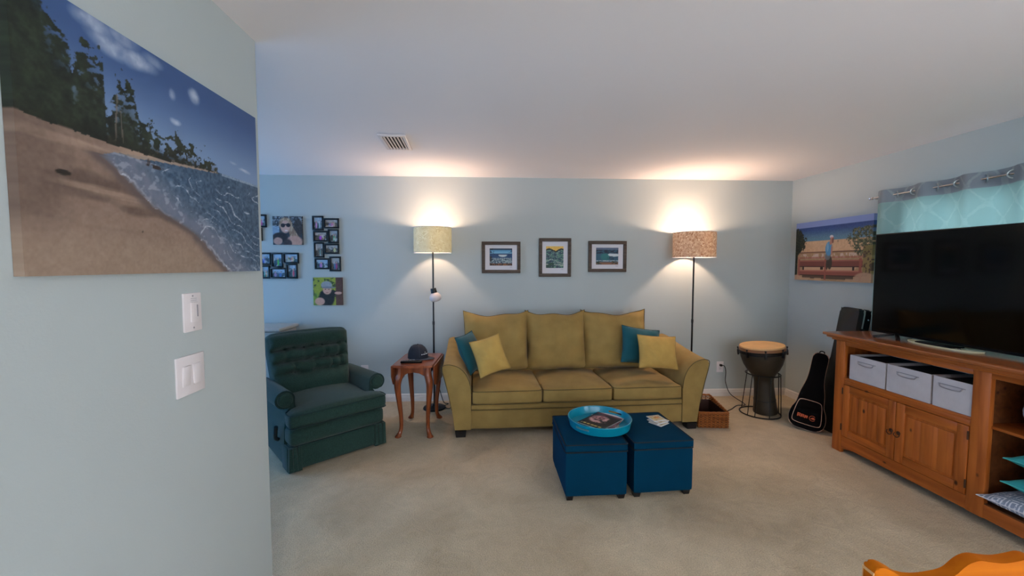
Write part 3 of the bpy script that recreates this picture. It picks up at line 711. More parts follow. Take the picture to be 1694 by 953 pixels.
# ================================================================ sofa
t = sofa = thing('sofa', 'long olive three-seat sofa with flared arms against the back wall', 'sofa', (0.784, 3.492, 0), radians(2.2))
IN = 0.955; DEP = 0.855
bm = BM(); softbox(bm, (0, 0.43, 0.145), (2*IN+0.02, 0.83, 0.175), 0.02, 8); part('base', bm, M_sofa, t)
bm = BM(); softbox(bm, (0, 0.42, 0.255), (2*IN+0.01, 0.82, 0.055), 0.02, 8); part('deck_band', bm, M_sofa, t)
bm = BM(); tube(bm, [(-IN, 0.012, 0.232), (IN, 0.012, 0.232)], 0.004, 6); part('piping', bm, M_sofa_p, t)
prof_in = [(0.0, 0.06), (0.0, 0.38), (0.012, 0.47), (0.045, 0.55), (0.095, 0.605), (0.150, 0.632), (0.200, 0.640), (0.240, 0.630), (0.247, 0.605), (0.238, 0.55), (0.205, 0.42), (0.168, 0.24), (0.145, 0.06)]
for s in (-1, 1):
    bm = BM(); n = 14; rings = []
    for k in range(n+1):
        f = k/n; y = 0.002+f*(DEP-0.01); rise = 0.10*f**1.6; flare = 1.0
        rnd = 0.012 if k in (0, n) else 0.0
        ring = []
        for (a, z) in prof_in:
            zz = z+(rise*max(0, (z-0.3)/0.34)); ca, cz_ = 0.12, 0.35
            aa = a+(ca-a)*rnd*2; zz = zz+(cz_-zz)*rnd*1.2
            ring.append(bm.verts.new((s*(IN+aa), y+(0.004 if k == 0 else 0), zz)))
        rings.append(ring)
        if k == 0:
            pass
    m_ = len(prof_in)
    for k in range(n):
        for i in range(m_): bm.faces.new((rings[k][i], rings[k][(i+1) % m_], rings[k+1][(i+1) % m_], rings[k+1][i]))
    bm.faces.new(rings[0]); bm.faces.new(rings[-1][::-1])
    ar = part('arm', bm, M_sofa, t, angle=50)
    bm = BM(); tube(bm, smooth_path([(s*(IN+a), 0.003, z) for a, z in prof_in[1:12]], 4), 0.0036, 6); part('piping', bm, M_sofa_p, ar)
# back frame
bm = BM()
def fr(q, p):
    q.y += 0.07*max(0, (q.z-0.1)/0.6); return q
softbox(bm, (0, DEP-0.16, 0.40), (2*IN+0.02, 0.16, 0.72), 0.045, 12, fn=fr); part('back_frame', bm, M_sofa, t)
# seat cushions
xs = [-IN+.004, -0.330, 0.305, IN-.004]
for k in range(3):
    x0, x1 = xs[k], xs[k+1]
    def fs(q, p, k=k, x0=x0, x1=x1):
        q.z += mnoise.noise(Vector((q.x*5+k*3, q.y*5, q.z*3)))*0.010
        if p[2] > -0.9: q.z += 0.018*(1-p[0]**2)*sst1(q.y, 0.0, 0.35)
        if p[1] < 0: q.y += 0.010*(p[0]**2)
        return q
    def sst1(v, a, b):
        tt = max(0, min(1, (v-a)/(b-a))); return tt*tt*(3-2*tt)
    bm = BM(); softbox(bm, ((x0+x1)/2, 0.335, 0.345), (x1-x0-0.006, 0.69, 0.125), 0.022, 14, (0.004, 0.012, 0.028), fn=fs)
    c = part('seat_cushion', bm, M_sofa, t)
    for zz in (0.399, 0.290):
        bm = BM(); zc = zz
        pts = [(x0+.010, .16, zc+.004), (x0+.006, .04, zc), (x0+.014, .006, zc), (x0+.08, -.012, zc+.001), ((x0+x1)/2, -.022, zc+(.004 if zz > .35 else 0)), (x1-.08, -.012, zc+.001), (x1-.014, .006, zc), (x1-.006, .04, zc), (x1-.010, .16, zc+.004)]
        tube(bm, smooth_path(pts, 5), 0.0036, 6); part('piping', bm, M_sofa_p, c)
# back cushions with raised pointed corners
xb = [(-1.035, -0.384), (-0.411, 0.203), (0.167, 0.845)]
for k, (x0, x1) in enumerate(xb):
    hw = (x1-x0)/2; hh = 0.290; cxm = (x0+x1)/2
    bm = BM(); n = 22; G = {}
    def outl(u, v):
        x = u*hw*(1-0.045*(1-v*v)*abs(u)**3+0.012*max(0, v)**4); z = v*hh
        if v > 0: z += v**4*(-0.034*(1-abs(u)**2.2)+0.012*sin(u*5+k*2)*(1-u*u)+0.018*abs(u)**5)
        if v < 0: z += 0.018*abs(v)**4*abs(u)**4
        return x, z
    for sg in (-1, 1):
        for i in range(n+1):
            for j in range(n+1):
                u = -1+2*i/n; v = -1+2*j/n
                if sg == 1 and (i in (0, n) or j in (0, n)): G[(1, i, j)] = G[(-1, i, j)]; continue
                x, z = outl(u, v); th = (0.115 if sg < 0 else 0.05)*((1-u**4)*(1-abs(v)**3.2))**0.5*(1.0-0.25*v)
                wr = mnoise.noise(Vector((x*6+k*5, z*6, k)))*0.034*((1-u*u)*(1-v*v))**.4
                cr = 0.013*math.exp(-((v-.72)/.2)**2)*sin(u*26+k+v*6)*abs(u)**1.5+0.007*math.exp(-((abs(u)-.8)/.15)**2)*sin(v*17+k*2)
                G[(sg, i, j)] = bm.verts.new((x, sg*th+wr*(sg < 0)+cr*(sg < 0), z))
    for sg in (-1, 1):
        for i in range(n):
            for j in range(n):
                q = [G[(sg, i, j)], G[(sg, i+1, j)], G[(sg, i+1, j+1)], G[(sg, i, j+1)]]
                bm.faces.new(q if sg < 0 else q[::-1])
    loc = (cxm, 0.560, 0.735); rot = (radians(-12), 0, 0)
    c = part('back_cushion', bm, M_sofa, t, loc=loc, rot=rot, angle=60)
    ol = [outl(-1+2*i/n, -1) for i in range(n)]+[outl(1, -1+2*i/n) for i in range(n)]+[outl(1-2*i/n, 1) for i in range(n)]+[outl(-1, 1-2*i/n) for i in range(n)]
    bm = BM(); tube(bm, [(x, 0, z) for x, z in ol], 0.0038, 6, closed=True); part('piping', bm, M_sofa_p, c)
for (fx, fy) in ((-1.048, 0.045), (1.048, 0.045), (-1.048, 0.78), (1.048, 0.78)):
    bm = BM(); lathe(bm, [(0.058, 0), (0.068, 0.058), (0, 0.058)], 4); bm.faces.ensure_lookup_table()
    f = part('leg', bm, M_bfoot, t, smooth=False, loc=(fx, fy, 0), rot=(0, 0, radians(45)))
    bm = BM(); box(bm, (0, 0, 0.001), (0.081, 0.081, 0.002), rot=(0, 0, radians(45)))
    part('foot_pad', bm, M_bfoot, f, smooth=False)

# throw pillows on the sofa (centre, local x axis, local z axis)
def throw(lab, c, xa, za, w_, h_, th, m, mp_, seed, grp='throw pillows on the sofa', ridges=False):
    bm, ol = pillow(w_, h_, th, 22, 0.07, 0.006, seed)
    if ridges:
        for v in bm.verts:
            e = (1-(2*v.co.x/w_)**2)*(1-(2*v.co.z/h_)**2)
            v.co.y += 0.014*sin((v.co.x*1.0+v.co.z*0.8)*70+seed)*max(0, e)*mnoise.noise(v.co*8+Vector((seed, 0, 0)))
    o = part('throw_pillow', bm, m, None, angle=70); tag(o, lab, 'pillow', grp)
    bm = BM(); tube(bm, ol, 0.004, 6, closed=True); part('piping', bm, mp_, o)
    orient(o, c, xa, za); return o
M_teal_p = mat('dark_teal_piping', (18, 72, 82), 0.8); M_tan_p = mat('tan_piping', (160, 132, 70), 0.85)
throw('teal throw pillow at the left sofa arm, behind the tan one', (-0.185, 3.755, 0.685), (0.37, 0.92, 0.03), (-0.46, -0.08, 0.87), 0.36, 0.36, 0.13, M_teal, M_teal_p, 1)
throw('crumpled tan throw pillow leaning at the left end of the sofa', (-0.010, 3.52, 0.705), (0.93, 0.15, 0.27), (-0.40, 0.30, 0.86), 0.275, 0.325, 0.12, M_tan, M_tan_p, 2, ridges=True)
throw('teal throw pillow at the right sofa arm, behind the tan one', (1.475, 3.885, 0.700), (0.93, 0.16, -0.16), (0.06, 0.30, 0.95), 0.42, 0.36, 0.13, M_teal, M_teal_p, 3)
throw('crumpled tan throw pillow leaning at the right end of the sofa', (1.560, 3.68, 0.682), (0.99, 0.08, -0.08), (0.03, 0.34, 0.94), 0.385, 0.31, 0.13, M_tan, M_tan_p, 4, ridges=True)

# ================================================================ floor lamps
def lace_mat(name, base, dark, k, sc, tr):
    m = bpy.data.materials.new(name); m.use_nodes = True; nt = m.node_tree; N = nt.nodes; L = nt.links
    b = N['Principled BSDF']; out = N['Material Output']; tc = N.new('ShaderNodeTexCoord')
    v = N.new('ShaderNodeTexVoronoi'); v.feature = 'SMOOTH_F1'; v.inputs['Scale'].default_value = sc; v.inputs['Smoothness'].default_value = 0.2
    L.new(tc.outputs['Object'], v.inputs['Vector'])
    s = N.new('ShaderNodeMath'); s.operation = 'MULTIPLY'; s.inputs[1].default_value = k; L.new(v.outputs['Distance'], s.inputs[0])
    sn = N.new('ShaderNodeMath'); sn.operation = 'SINE'; L.new(s.outputs[0], sn.inputs[0])
    n = N.new('ShaderNodeTexNoise'); n.inputs['Scale'].default_value = sc*1.6; L.new(tc.outputs['Object'], n.inputs['Vector'])
    a = N.new('ShaderNodeMath'); a.operation = 'ADD'; L.new(sn.outputs[0], a.inputs[0])
    r0 = N.new('ShaderNodeMapRange'); r0.inputs['From Min'].default_value = 0.3; r0.inputs['From Max'].default_value = 0.7; r0.inputs['To Min'].default_value = -0.9; r0.inputs['To Max'].default_value = 0.9
    L.new(n.outputs['Fac'], r0.inputs['Value']); L.new(r0.outputs['Result'], a.inputs[1])
    r = N.new('ShaderNodeMapRange'); r.inputs['From Min'].default_value = -0.15; r.inputs['From Max'].default_value = 0.25; L.new(a.outputs[0], r.inputs['Value'])
    mx = N.new('ShaderNodeMix'); mx.data_type = 'RGBA'; mx.inputs[6].default_value = rgb(*dark); mx.inputs[7].default_value = rgb(*base)
    L.new(r.outputs['Result'], mx.inputs[0]); L.new(mx.outputs[2], b.inputs['Base Color']); b.inputs['Roughness'].default_value = 0.9
    t_ = N.new('ShaderNodeBsdfTranslucent'); L.new(mx.outputs[2], t_.inputs['Color'])
    ms = N.new('ShaderNodeMixShader'); ms.inputs[0].default_value = tr
    L.new(b.outputs[0], ms.inputs[1]); L.new(t_.outputs[0], ms.inputs[2]); L.new(ms.outputs[0], out.inputs['Surface'])
    return m
M_shade1 = lace_mat('cream_lace_shade', (244, 242, 214), (226, 220, 182), 40, 16, 0.28)
M_shade2 = lace_mat('ornate_tan_shade', (236, 236, 226), (150, 122, 96), 46, 27, 0.66)
M_bulb = mat('warm_bulb', (255, 240, 220), 0.4, emit=(255, 206, 150), estr=12.0)
M_frost = mat('frosted_bulb_off', (214, 204, 202), 0.35)
def floor_lamp(lab, x, y, z0, z1, R, shade, power, lean=0.0):
    t = thing('floor_lamp', lab, 'lamp', (x, y, 0), 0, 'drum-shade floor lamps')
    bm = BM(); lathe(bm, [(0, 0.0), (0.115, 0.0), (0.118, 0.006), (0.112, 0.014), (0.05, 0.020), (0.02, 0.028), (0.014, 0.05), (0, 0.05)], 36); part('base', bm, M_black, t)
    bm = BM(); tube(bm, [(0, 0, 0.03), (0, 0, 0.9)], 0.0095, 10); tube(bm, [(0, 0, 0.88), (0, 0, 0.915)], 0.012, 10); tube(bm, [(0, 0, 0.9), (0, 0, z0+0.07)], 0.0085, 10); part('pole', bm, M_black, t)
    bm = BM(); n = 48; lathe(bm, [(R, z0), (R, z1), (R-0.0025, z1), (R-0.0025, z0)], n, close=True); sh = part('lamp_shade', bm, shade, t)
    bm = BM()
    for z in (z0+.002, z1-.002): tube(bm, [(R*cos(2*pi*k/48)*.995, R*sin(2*pi*k/48)*.995, z) for k in range(48)], 0.003, 6, closed=True)
    part('rim', bm, M_white, sh)
    bm = BM()
    for k in range(3):
        a = 2*pi*k/3+.4; tube(bm, [(0.02*cos(a), 0.02*sin(a), z0+0.055), (R*.985*cos(a), R*.985*sin(a), z0+0.03)], 0.0022, 5)
    part('shade_ring_spokes', bm, M_black, t)
    bm = BM(); bz = z1-0.054; lathe(bm, [(0, z0+0.05), (0.019, z0+0.05), (0.02, bz-0.056), (0.015, bz-0.052), (0, bz-0.052)], 16); part('socket', bm, M_black, t)
    bz = z1-0.054
    bm = BM(); lathe(bm, [(0, bz+0.030), (0.016, bz+0.026), (0.027, bz+0.010), (0.029, bz-0.004), (0.022, bz-0.022), (0.014, bz-0.040), (0.013, bz-0.056), (0, bz-0.056)], 20); part('bulb', bm, M_bulb, t)
    l = bpy.data.lights.new('bulb_light', 'POINT'); l.energy = power; l.color = LAMP_C; l.shadow_soft_size = 0.032
    lo = bpy.data.objects.new('bulb_light', l); COL.objects.link(lo); lo.location = (x, y, bz)
    return t
lamp1 = floor_lamp('black floor lamp with a plain pale yellow drum shade, left of the sofa', -0.592, 4.200, 1.620, 1.877, 0.191, M_shade1, LAMP_W[0])
bm = BM(); tube(bm, [(0, 0, 1.243), (0.012, -0.010, 1.243)], 0.007, 8); lathe(bm, [(0, 0), (0.016, 0), (0.0165, 0.006)], 12, (0, 0, 1.236)); s_ = part('reading_light_arm', bm, M_black, lamp1)
bm = BM(); lathe(bm, [(0, 0.0), (0.028, 0.0), (0.032, -0.048), (0, -0.048)], 20); part('reading_light_socket', bm, M_black, s_, loc=(0.004, -0.035, 1.258), rot=(0, radians(-12), 0))
bm = BM(); lathe(bm, [(0, 0.0), (0.028, -0.002), (0.045, -0.014), (0.058, -0.034), (0.062, -0.052), (0.057, -0.070), (0.044, -0.084), (0.024, -0.092), (0, -0.094)], 24); part('reading_light_globe', bm, M_frost, s_, loc=(0.016, -0.035, 1.213), rot=(0, radians(-12), 0))
floor_lamp('black floor lamp with an ornate patterned tan drum shade, right of the sofa', 2.160, 4.215, 1.577, 1.842, 0.213, M_shade2, LAMP_W[1])
bm = BM(); tube(bm, smooth_path([(-0.50, 4.25, 0.008), (-0.455, 4.27, 0.02), (-0.50, 4.24, 0.05), (-0.55, 4.31, 0.16), (-0.58, 4.33, 0.24), (-.60, 4.37, .30)], 8), 0.0045, 6)
tube(bm, smooth_path([(-0.475, 4.18, 0.009), (-0.43, 4.17, 0.006), (-0.39, 4.22, 0.035), (-0.43, 4.28, 0.045), (-0.37, 4.32, 0.006), (-0.32, 4.33, 0.006)], 8), 0.0045, 6)
tag(part('lamp_cord', bm, M_cord), 'black lamp cord looping down to the floor behind the small wooden table', 'cord')

# ================================================================ drop-leaf side table
t = thing('side_table', 'small cherry drop-leaf side table with cabriole legs left of the sofa', 'table', (-0.655, 3.70, 0), radians(-3))
TZ = 0.640
bm = BM(); prism(bm, [(-.168, -.255), (-.12, -.262), (0, -.265), (.12, -.262), (.168, -.255), (.172, .24), (-.172, .24)], TZ-0.022, TZ, 'Z', 0.006, 3); part('table_top', bm, M_cherry_t, t)
for s in (-1, 1):
    bm = BM(); pts = [(-.25, TZ-.008), (.235, TZ-.008), (.235, TZ-.10), (.20, TZ-.17), (.14, TZ-.205), (-.13, TZ-.205), (-.20, TZ-.18), (-.25, TZ-.10)]
    prism(bm, pts, s*0.174, s*0.187, 'X', 0.003); part('drop_leaf', bm, M_cherry, t)
for (sy, nm) in ((-1, 'apron'), (1, 'apron')):
    bm = BM(); y = sy*0.215
    pts = [(-.15, TZ-.022), (.15, TZ-.022), (.15, TZ-.085), (.11, TZ-.085), (.09, TZ-.10), (.05, TZ-.075), (0, TZ-.068), (-.05, TZ-.075), (-.09, TZ-.10), (-.11, TZ-.085), (-.15, TZ-.085)]
    prism(bm, pts, y-.009, y+.009, 'Y', 0.002); part(nm, bm, M_cherry, t)
for sx in (-1, 1):
    bm = BM(); box(bm, (sx*.128, 0, TZ-.055), (.018, .40, .066), 0.002); part('apron', bm, M_cherry, t)
for sx in (-1, 1):
    for sy in (-1, 1):
        bm = BM(); x0, y0 = sx*0.122, sy*0.208; d = Vector((sx, sy, 0)).normalized()
        P = [(0, TZ-.022), (0, TZ-.09), (.018, TZ-.14), (.022, TZ-.20), (.010, TZ-.32), (-.006, TZ-.45), (-.008, TZ-.55), (.004, TZ-.60), (.018, TZ-.622)]
        Rr = [.028, .033, .032, .028, .022, .018, .016, .018, .022]
        pth = smooth_path([(x0+d.x*a, y0+d.y*a, z) for a, z in P], 4)
        ri = np.interp(np.linspace(0, 1, len(pth)), np.linspace(0, 1, len(Rr)), Rr)
        tube(bm, pth, [float(a) for a in ri], 10)
        lathe(bm, [(0, 0), (.020, 0), (.029, .007), (.024, .017), (.012, .028), (0, .03)], 14, (x0+d.x*.024, y0+d.y*.024, 0)); part('leg', bm, M_cherry, t)

# cap
t = thing('baseball_cap', 'dark denim baseball cap with small white lettering on the cherry table', 'cap', (-0.672, 3.735, TZ), radians(-28))
bm = BM(); n = 32; rings = []
for j in range(9):
    a = j/9*pi/2; rr_ = cos(a)**0.8; z = 0.02+0.105*sin(a)**0.95
    rings.append([bm.verts.new(((0.088*rr_)*cos(2*pi*k/n)*1.10, 0.080*rr_*sin(2*pi*k/n), z)) for k in range(n)])
low = [bm.verts.new((0.090*cos(2*pi*k/n)*1.10, 0.081*sin(2*pi*k/n), 0.0)) for k in range(n)]; rings.insert(0, low)
for A, B in zip(rings, rings[1:]):
    for k in range(n): bm.faces.new((A[k], A[(k+1) % n], B[(k+1) % n], B[k]))
tp = bm.verts.new((0, 0, 0.126))
for k in range(n): bm.faces.new((rings[-1][k], rings[-1][(k+1) % n], tp))
part('crown', bm, M_denim, t, angle=60)
bm = BM(); lathe(bm, [(0, .006), (.006, .004), (.007, 0)], 10, (0, 0, .125)); part('top_button', bm, M_denim, t)
bm = BM()
for k in range(6):
    a = 2*pi*k/6+.2; tube(bm, [(0.0895*cos(b)**.8*cos(a)*1.10, 0.0815*cos(b)**.8*sin(a), 0.0215+0.1055*sin(b)**.95) for b in [i/10*pi/2 for i in range(10)]], 0.0012, 4)
part('panel_seam', bm, M_denim_l, t)
bm = BM(); m_ = 18; top = []; bot = []
for i in range(m_+1):
    a = -1.25+2.5*i/m_; ix, iy = 0.097*cos(a)*1.0, 0.080*sin(a); ro = 0.070*cos(a*1.1)**0.7 if abs(a) < 1.25 else 0
    r_in = Vector((ix, iy, .004)); r_out = Vector((ix+max(0.0, 0.078*max(0, cos(a*1.2))**.6), iy*1.02, -.0+.010-.012*(sin(a))**2))
    row = [r_in.lerp(r_out, q/4)+Vector((0, 0, .012*sin(q/4*pi)*.3)) for q in range(5)]
    top.append([bm.verts.new(p+Vector((0, 0, .0025))) for p in row]); bot.append([bm.verts.new(p) for p in row])
for i in range(m_):
    for q in range(4):
        bm.faces.new((top[i][q], top[i][q+1], top[i+1][q+1], top[i+1][q])); bm.faces.new((bot[i][q], bot[i+1][q], bot[i+1][q+1], bot[i][q+1]))
    bm.faces.new((top[i][4], bot[i][4], bot[i+1][4], top[i+1][4]))
part('brim', bm, M_denim_l, t)
bm = BM()   # small embroidered word and dot
for k in range(9):
    a = -0.62+k*0.095; x, y = 0.0990*cos(a)*.985, 0.0820*sin(a)
    z = .046+.0006*k; h_ = .0045 if k % 3 else .008
    box(bm, (x, y, z), (.003, .0062, h_), 0.0008, rot=(0, 0, a))
box(bm, (0.0945*cos(-.2), 0.080*sin(-.2), .064), (.003, .007, .006), .001); part('lettering', bm, M_thread, t)
# remote control and small watch
t = thing('remote_control', 'long black remote control on the front of the cherry table', 'remote control', (-0.695, 3.545, TZ), radians(4))
bm = BM(); box(bm, (0, 0, 0.010), (0.185, 0.045, 0.018), 0.006, 3); part('body', bm, M_tvb, t)
bm = BM()
for i in range(7):
    for j in range(3): box(bm, (-.065+i*.018, -.012+j*.012, .0195), (.008, .007, .002), .0006)
o = part('buttons', bm, mat('grey_rubber', (60, 60, 64), .6), t); o['kind'] = 'stuff'
t = thing('wrist_watch', 'small silver watch lying between the cap and the remote', 'watch', (-0.700, 3.592, TZ), radians(15))
bm = BM(); tube(bm, [(0.030*cos(2*pi*k/24), 0.016*sin(2*pi*k/24), 0.010) for k in range(24)], 0.005, 6, closed=True); part('strap', bm, M_chrome, t)
bm = BM(); lathe(bm, [(0, 0), (.014, 0), (.015, .004), (.013, .008), (0, .008)], 20, (0.0, -0.018, .008)); part('watch_case', bm, M_chrome, t)

# ================================================================ recliner
t = thing('recliner', 'green tufted recliner with rolled arms beside the near left wall', 'armchair', (-1.142, 3.098, 0), radians(41))
# local: front faces -y
def flare(q, p):
    if q.z < 0.15: q.y -= 0.0; q *= 1
    return q
bm = BM()
def fb(q, p):
    k = max(0, (0.19-q.z)/0.15); q.x *= 1+0.04*k; q.y = 0.40+(q.y-0.40)*(1+0.03*k)
    return q
softbox(bm, (0, 0.40, 0.106), (0.70, 0.72, 0.19), 0.03, 12, fn=fb); part('skirt', bm, M_rec, t)
for s in (-1, 1):
    bm = BM()   # pleated corners of the skirt
    for k in range(3):
        x = s*(0.352-k*0.030); y0 = 0.040-0.014*(1-k*.3)
        prism(bm, [(x-.016, .016-.003*k), (x+.016, .016-.003*k), (x+.012, .190), (x-.012, .190)], y0-.016, y0+.02, 'Y', 0.005, 2)
    box(bm, (s*.362, .10, .102), (.022, .13, .175), 0.008)
    part('pleat', bm, M_rec, t)
bm = BM(); tube(bm, [(-.355, .10, .192), (-.352, .045, .192), (-.33, .030, .192), (0, .018, .192), (.33, .030, .192), (.352, .045, .192), (.355, .10, .192)], 0.004, 6); part('piping', bm, M_rec_d, t)
bm = BM(); softbox(bm, (0, 0.24, 0.258), (0.71, 0.46, 0.130), 0.035, 12, (0.004, 0.014, 0)); part('footrest_panel', bm, M_rec, t)
bm = BM(); softbox(bm, (0, 0.52, 0.26), (0.66, 0.48, 0.36), 0.03, 8); part('body', bm, M_rec, t)
def fc(q, p):
    # T shape: narrower between the arms
    kk = max(0, min(1, (q.y-0.10)/0.05)); q.x *= 1-0.24*kk
    q.z += 0.012*(1-p[0]**2)*(p[2] > 0); return q
bm = BM(); softbox(bm, (0, 0.28, 0.385), (0.73, 0.60, 0.115), 0.035, 18, (0.0, 0.012, 0.020), fn=fc); c = part('seat_cushion', bm, M_rec, t)
for zz in (0.432, 0.340):
    bm = BM(); tube(bm, smooth_path([(-.30, .135, zz), (-.355, .10, zz), (-.362, .02, zz), (-.33, -.022, zz), (-.15, -.034, zz+.003), (.15, -.034, zz+.003), (.33, -.022, zz), (.362, .02, zz), (.355, .10, zz), (.30, .135, zz)], 5), 0.0042, 6); part('piping', bm, M_rec_d, c)
for s in (-1, 1):
    pts = []
    outline = [(.275, .17), (.272, .42), (.276, .50)]
    # rolled arm profile (x outward, z)
    R_, cx, cz_ = 0.068, 0.350, 0.515
    prof_a = [(0.272, 0.16), (0.268, 0.40), (0.280, 0.47)]+[(cx+R_*cos(a), cz_+R_*sin(a)) for a in [radians(d) for d in range(160, -140, -20)]]+[(0.345, 0.42), (0.362, 0.30), (0.368, 0.16)]
    bm = BM(); n = 10; rings = []
    for k in range(n+1):
        f = k/n; y = 0.135+f*0.60; sc = 1-0.05*(k == 0)
        rings.append([bm.verts.new((s*(0.32+(a-0.32)*sc), y-0.03*f*0+(0.010*sin(f*pi)*0), z+(-0.02*f))) for a, z in prof_a])
    m_ = len(prof_a)
    for k in range(n):
        for i in range(m_): bm.faces.new((rings[k][i], rings[k][(i+1) % m_], rings[k+1][(i+1) % m_], rings[k+1][i]))
    bm.faces.new(rings[0]); bm.faces.new(rings[-1][::-1]); ar = part('arm', bm, M_rec, t, angle=50)
    bm = BM(); softbox(bm, (s*cx, 0.128, cz_), (0.104, 0.03, 0.104), 0.014, 6, fn=lambda q, p, cx=s*cx: Vector((cx+(q.x-cx)*(1-.28*p[2]**2), q.y, 0.515+(q.z-0.515)*(1-.28*p[0]**2))))
    part('arm_front_disc', bm, M_rec, ar)
    bm = BM(); tube(bm, [(s*(cx+.064*cos(a)), .130, cz_+.064*sin(a)) for a in [radians(d) for d in range(-60, 200, 15)]]+[(s*.286, .130, .42), (s*.284, .13, .25)], 0.004, 6); part('piping', bm, M_rec_d, ar)
# tufted back
cols_a = (-0.66, -0.22, 0.22, 0.66)
def fback(q, p):
    u, v = p[0], p[2]
    if p[1] < -0.2:
        y = 0.0; w1 = max(0, 1-abs(u)**8)
        rows = ((-0.62, 0.03), (-0.12, 0.10), (0.20, 0.14), (0.50, 0.14))
        # horizontal grooves
        for vg, wd, dp in ((0.50, 0.045, 0.040), (0.14, 0.040, 0.028), (-0.20, 0.04, 0.016)):
            vgg = vg+0.02*sin(u*9); y += 1.15*dp*math.exp(-((v-vgg)/wd)**2)*w1
        # bulges between grooves
        for vc, hw, am in ((0.74, 0.22, 0.045), (0.32, 0.16, 0.030), (-0.03, 0.16, 0.028), (-0.5, 0.32, 0.035)):
            y -= am*max(0, 1-((v-vc)/hw)**2)*(1-abs(u)**6)
        # vertical folds in the tufted rows
        for (v0, v1, cl) in ((0.14, 0.50, (-0.62, -0.15, 0.34, 0.72)), (-0.20, 0.14, (-0.45, 0.05, 0.50, 0.72))):
            if v0 < v < v1:
                for uc in cl: y += 0.020*math.exp(-((u-uc)/0.035)**2)
        for (uc, vc) in ((-0.62, .50), (-0.15, .50), (.34, .50), (-.62, .14), (-0.15, .14), (.34, .14), (.72, .14), (-0.45, -.20), (.05, -.20), (.5, -.20)):
            y += 0.016*math.exp(-((u-uc)**2+((v-vc)*1.1)**2)/0.004)
        y += mnoise.noise(Vector((u*5, v*7, 1)))*0.006
        q.y += y
    q.x *= 1+0.06*p[2]                      # wider at the shoulder
    if p[2] > 0: q.z -= 0.020*(p[0]**4)*p[2]
    return q
bm = BM(); softbox(bm, (0, 0, 0), (0.63, 0.17, 0.60), 0.05, (44, 6, 56), fn=fback)
bk = part('tufted_back', bm, M_rec, t, loc=(-0.012, 0.645, 0.635), rot=(radians(-15), 0, 0), angle=80)
bm = BM()
for (uc, vc) in ((-0.62, .50), (-0.15, .50), (.34, .50), (-.62, .14), (-0.15, .14), (.34, .14), (.72, .14), (-0.45, -.20), (.05, -.20), (.5, -.20)):
    box(bm, (uc*.30*(1+.06*vc), -.040, vc*.30), (.016, .014, .016), .006)
part('tufting_buttons', bm, M_rec_d, bk)
bm = BM(); tube(bm, smooth_path([(-.30, -.06, .10), (-.308, -.06, .22), (-.285, -.055, .272), (-.15, -.05, .293), (.15, -.05, .293), (.285, -.055, .272), (.308, -.06, .22), (.30, -.06, .10)], 5), 0.0042, 6); part('piping', bm, M_rec_d, bk)
bm = BM(); tube(bm, smooth_path([(-.375, .235, .20), (-.395, .225, .22), (-.40, .20, .28), (-.40, .185, .315)], 5), [0.014]*16, 8); part('recline_lever', bm, M_cord, t)

# pale chest behind the recliner
t = thing('storage_chest', 'pale cream cabinet barely visible behind the green recliner', 'cabinet', (-2.26, 4.20, 0))
bm = BM(); box(bm, (0, 0, 0.43), (0.40, 0.36, 0.82), 0.006); part('body', bm, M_cream, t)
bm = BM(); box(bm, (0, 0, 0.862), (0.44, 0.40, 0.034), 0.012, 3); part('top', bm, M_cream, t)
for s in (-1, 1):
    bm = BM(); box(bm, (s*.098, -.186, .44), (.185, .014, .74), 0.005); d_ = part('door', bm, M_cream, t)
    bm = BM(); lathe(bm, [(0, .02), (.010, .018), (.012, .01), (.005, 0)], 12); part('knob', bm, M_brass, d_, loc=(s*.02, -.193, .48), rot=(radians(90), 0, 0))
bm = BM()
for sx in (-1, 1):
    for sy in (-1, 1): box(bm, (sx*.17, sy*.15, .011), (.04, .04, .022))
part('feet', bm, M_cream, t, smooth=False)

# ================================================================ ottomans
def ottoman(lab, x, y, rz):
    t = thing('storage_ottoman', lab, 'ottoman', (x, y, 0), rz, 'blue storage cube ottomans')
    W_, D_, HZ = 0.405, 0.505, 0.372
    bm = BM(); softbox(bm, (0, 0, 0.175), (W_-.006, D_-.006, 0.285), 0.012, 8, (0.004, 0.004, 0)); part('body', bm, M_otto, t)
    bm = BM(); softbox(bm, (0, 0, HZ-0.028), (W_, D_, 0.052), 0.014, 12, (0.0, 0.0, 0.004)); lid = part('lid', bm, M_otto, t)
    r = .016; hx, hy = W_/2-.002, D_/2-.002
    for z in (HZ-.006, HZ-.054):
        bm = BM(); pts = []
        for (cx, cy, a0) in ((hx-r, hy-r, 0), (-hx+r, hy-r, 90), (-hx+r, -hy+r, 180), (hx-r, -hy+r, 270)):
            for k in range(5): a = radians(a0+k*22.5); pts.append((cx+r*cos(a), cy+r*sin(a), z))
        tube(bm, pts, 0.0042, 6, closed=True); part('piping', bm, M_otto_p, lid)
    for sx in (-1, 1):
        for sy in (-1, 1):
            bm = BM(); lathe(bm, [(0.026, 0), (0.034, 0.036), (0, 0.036)], 4)
            bmesh.ops.rotate(bm, verts=bm.verts, cent=(0, 0, 0), matrix=Matrix.Rotation(radians(45), 3, 'Z'))
            f = part('leg', bm, M_bfoot, t, smooth=False, loc=(sx*(W_/2-.035), sy*(D_/2-.04), 0))
    return t
ottoman('blue fabric storage ottoman under the turquoise tray, left of the pair', 0.661, 2.705, radians(0.8))
ottoman('blue fabric storage ottoman holding the drink coasters, right of the pair', 1.094, 2.728, radians(3.0))
OZ = 0.3765
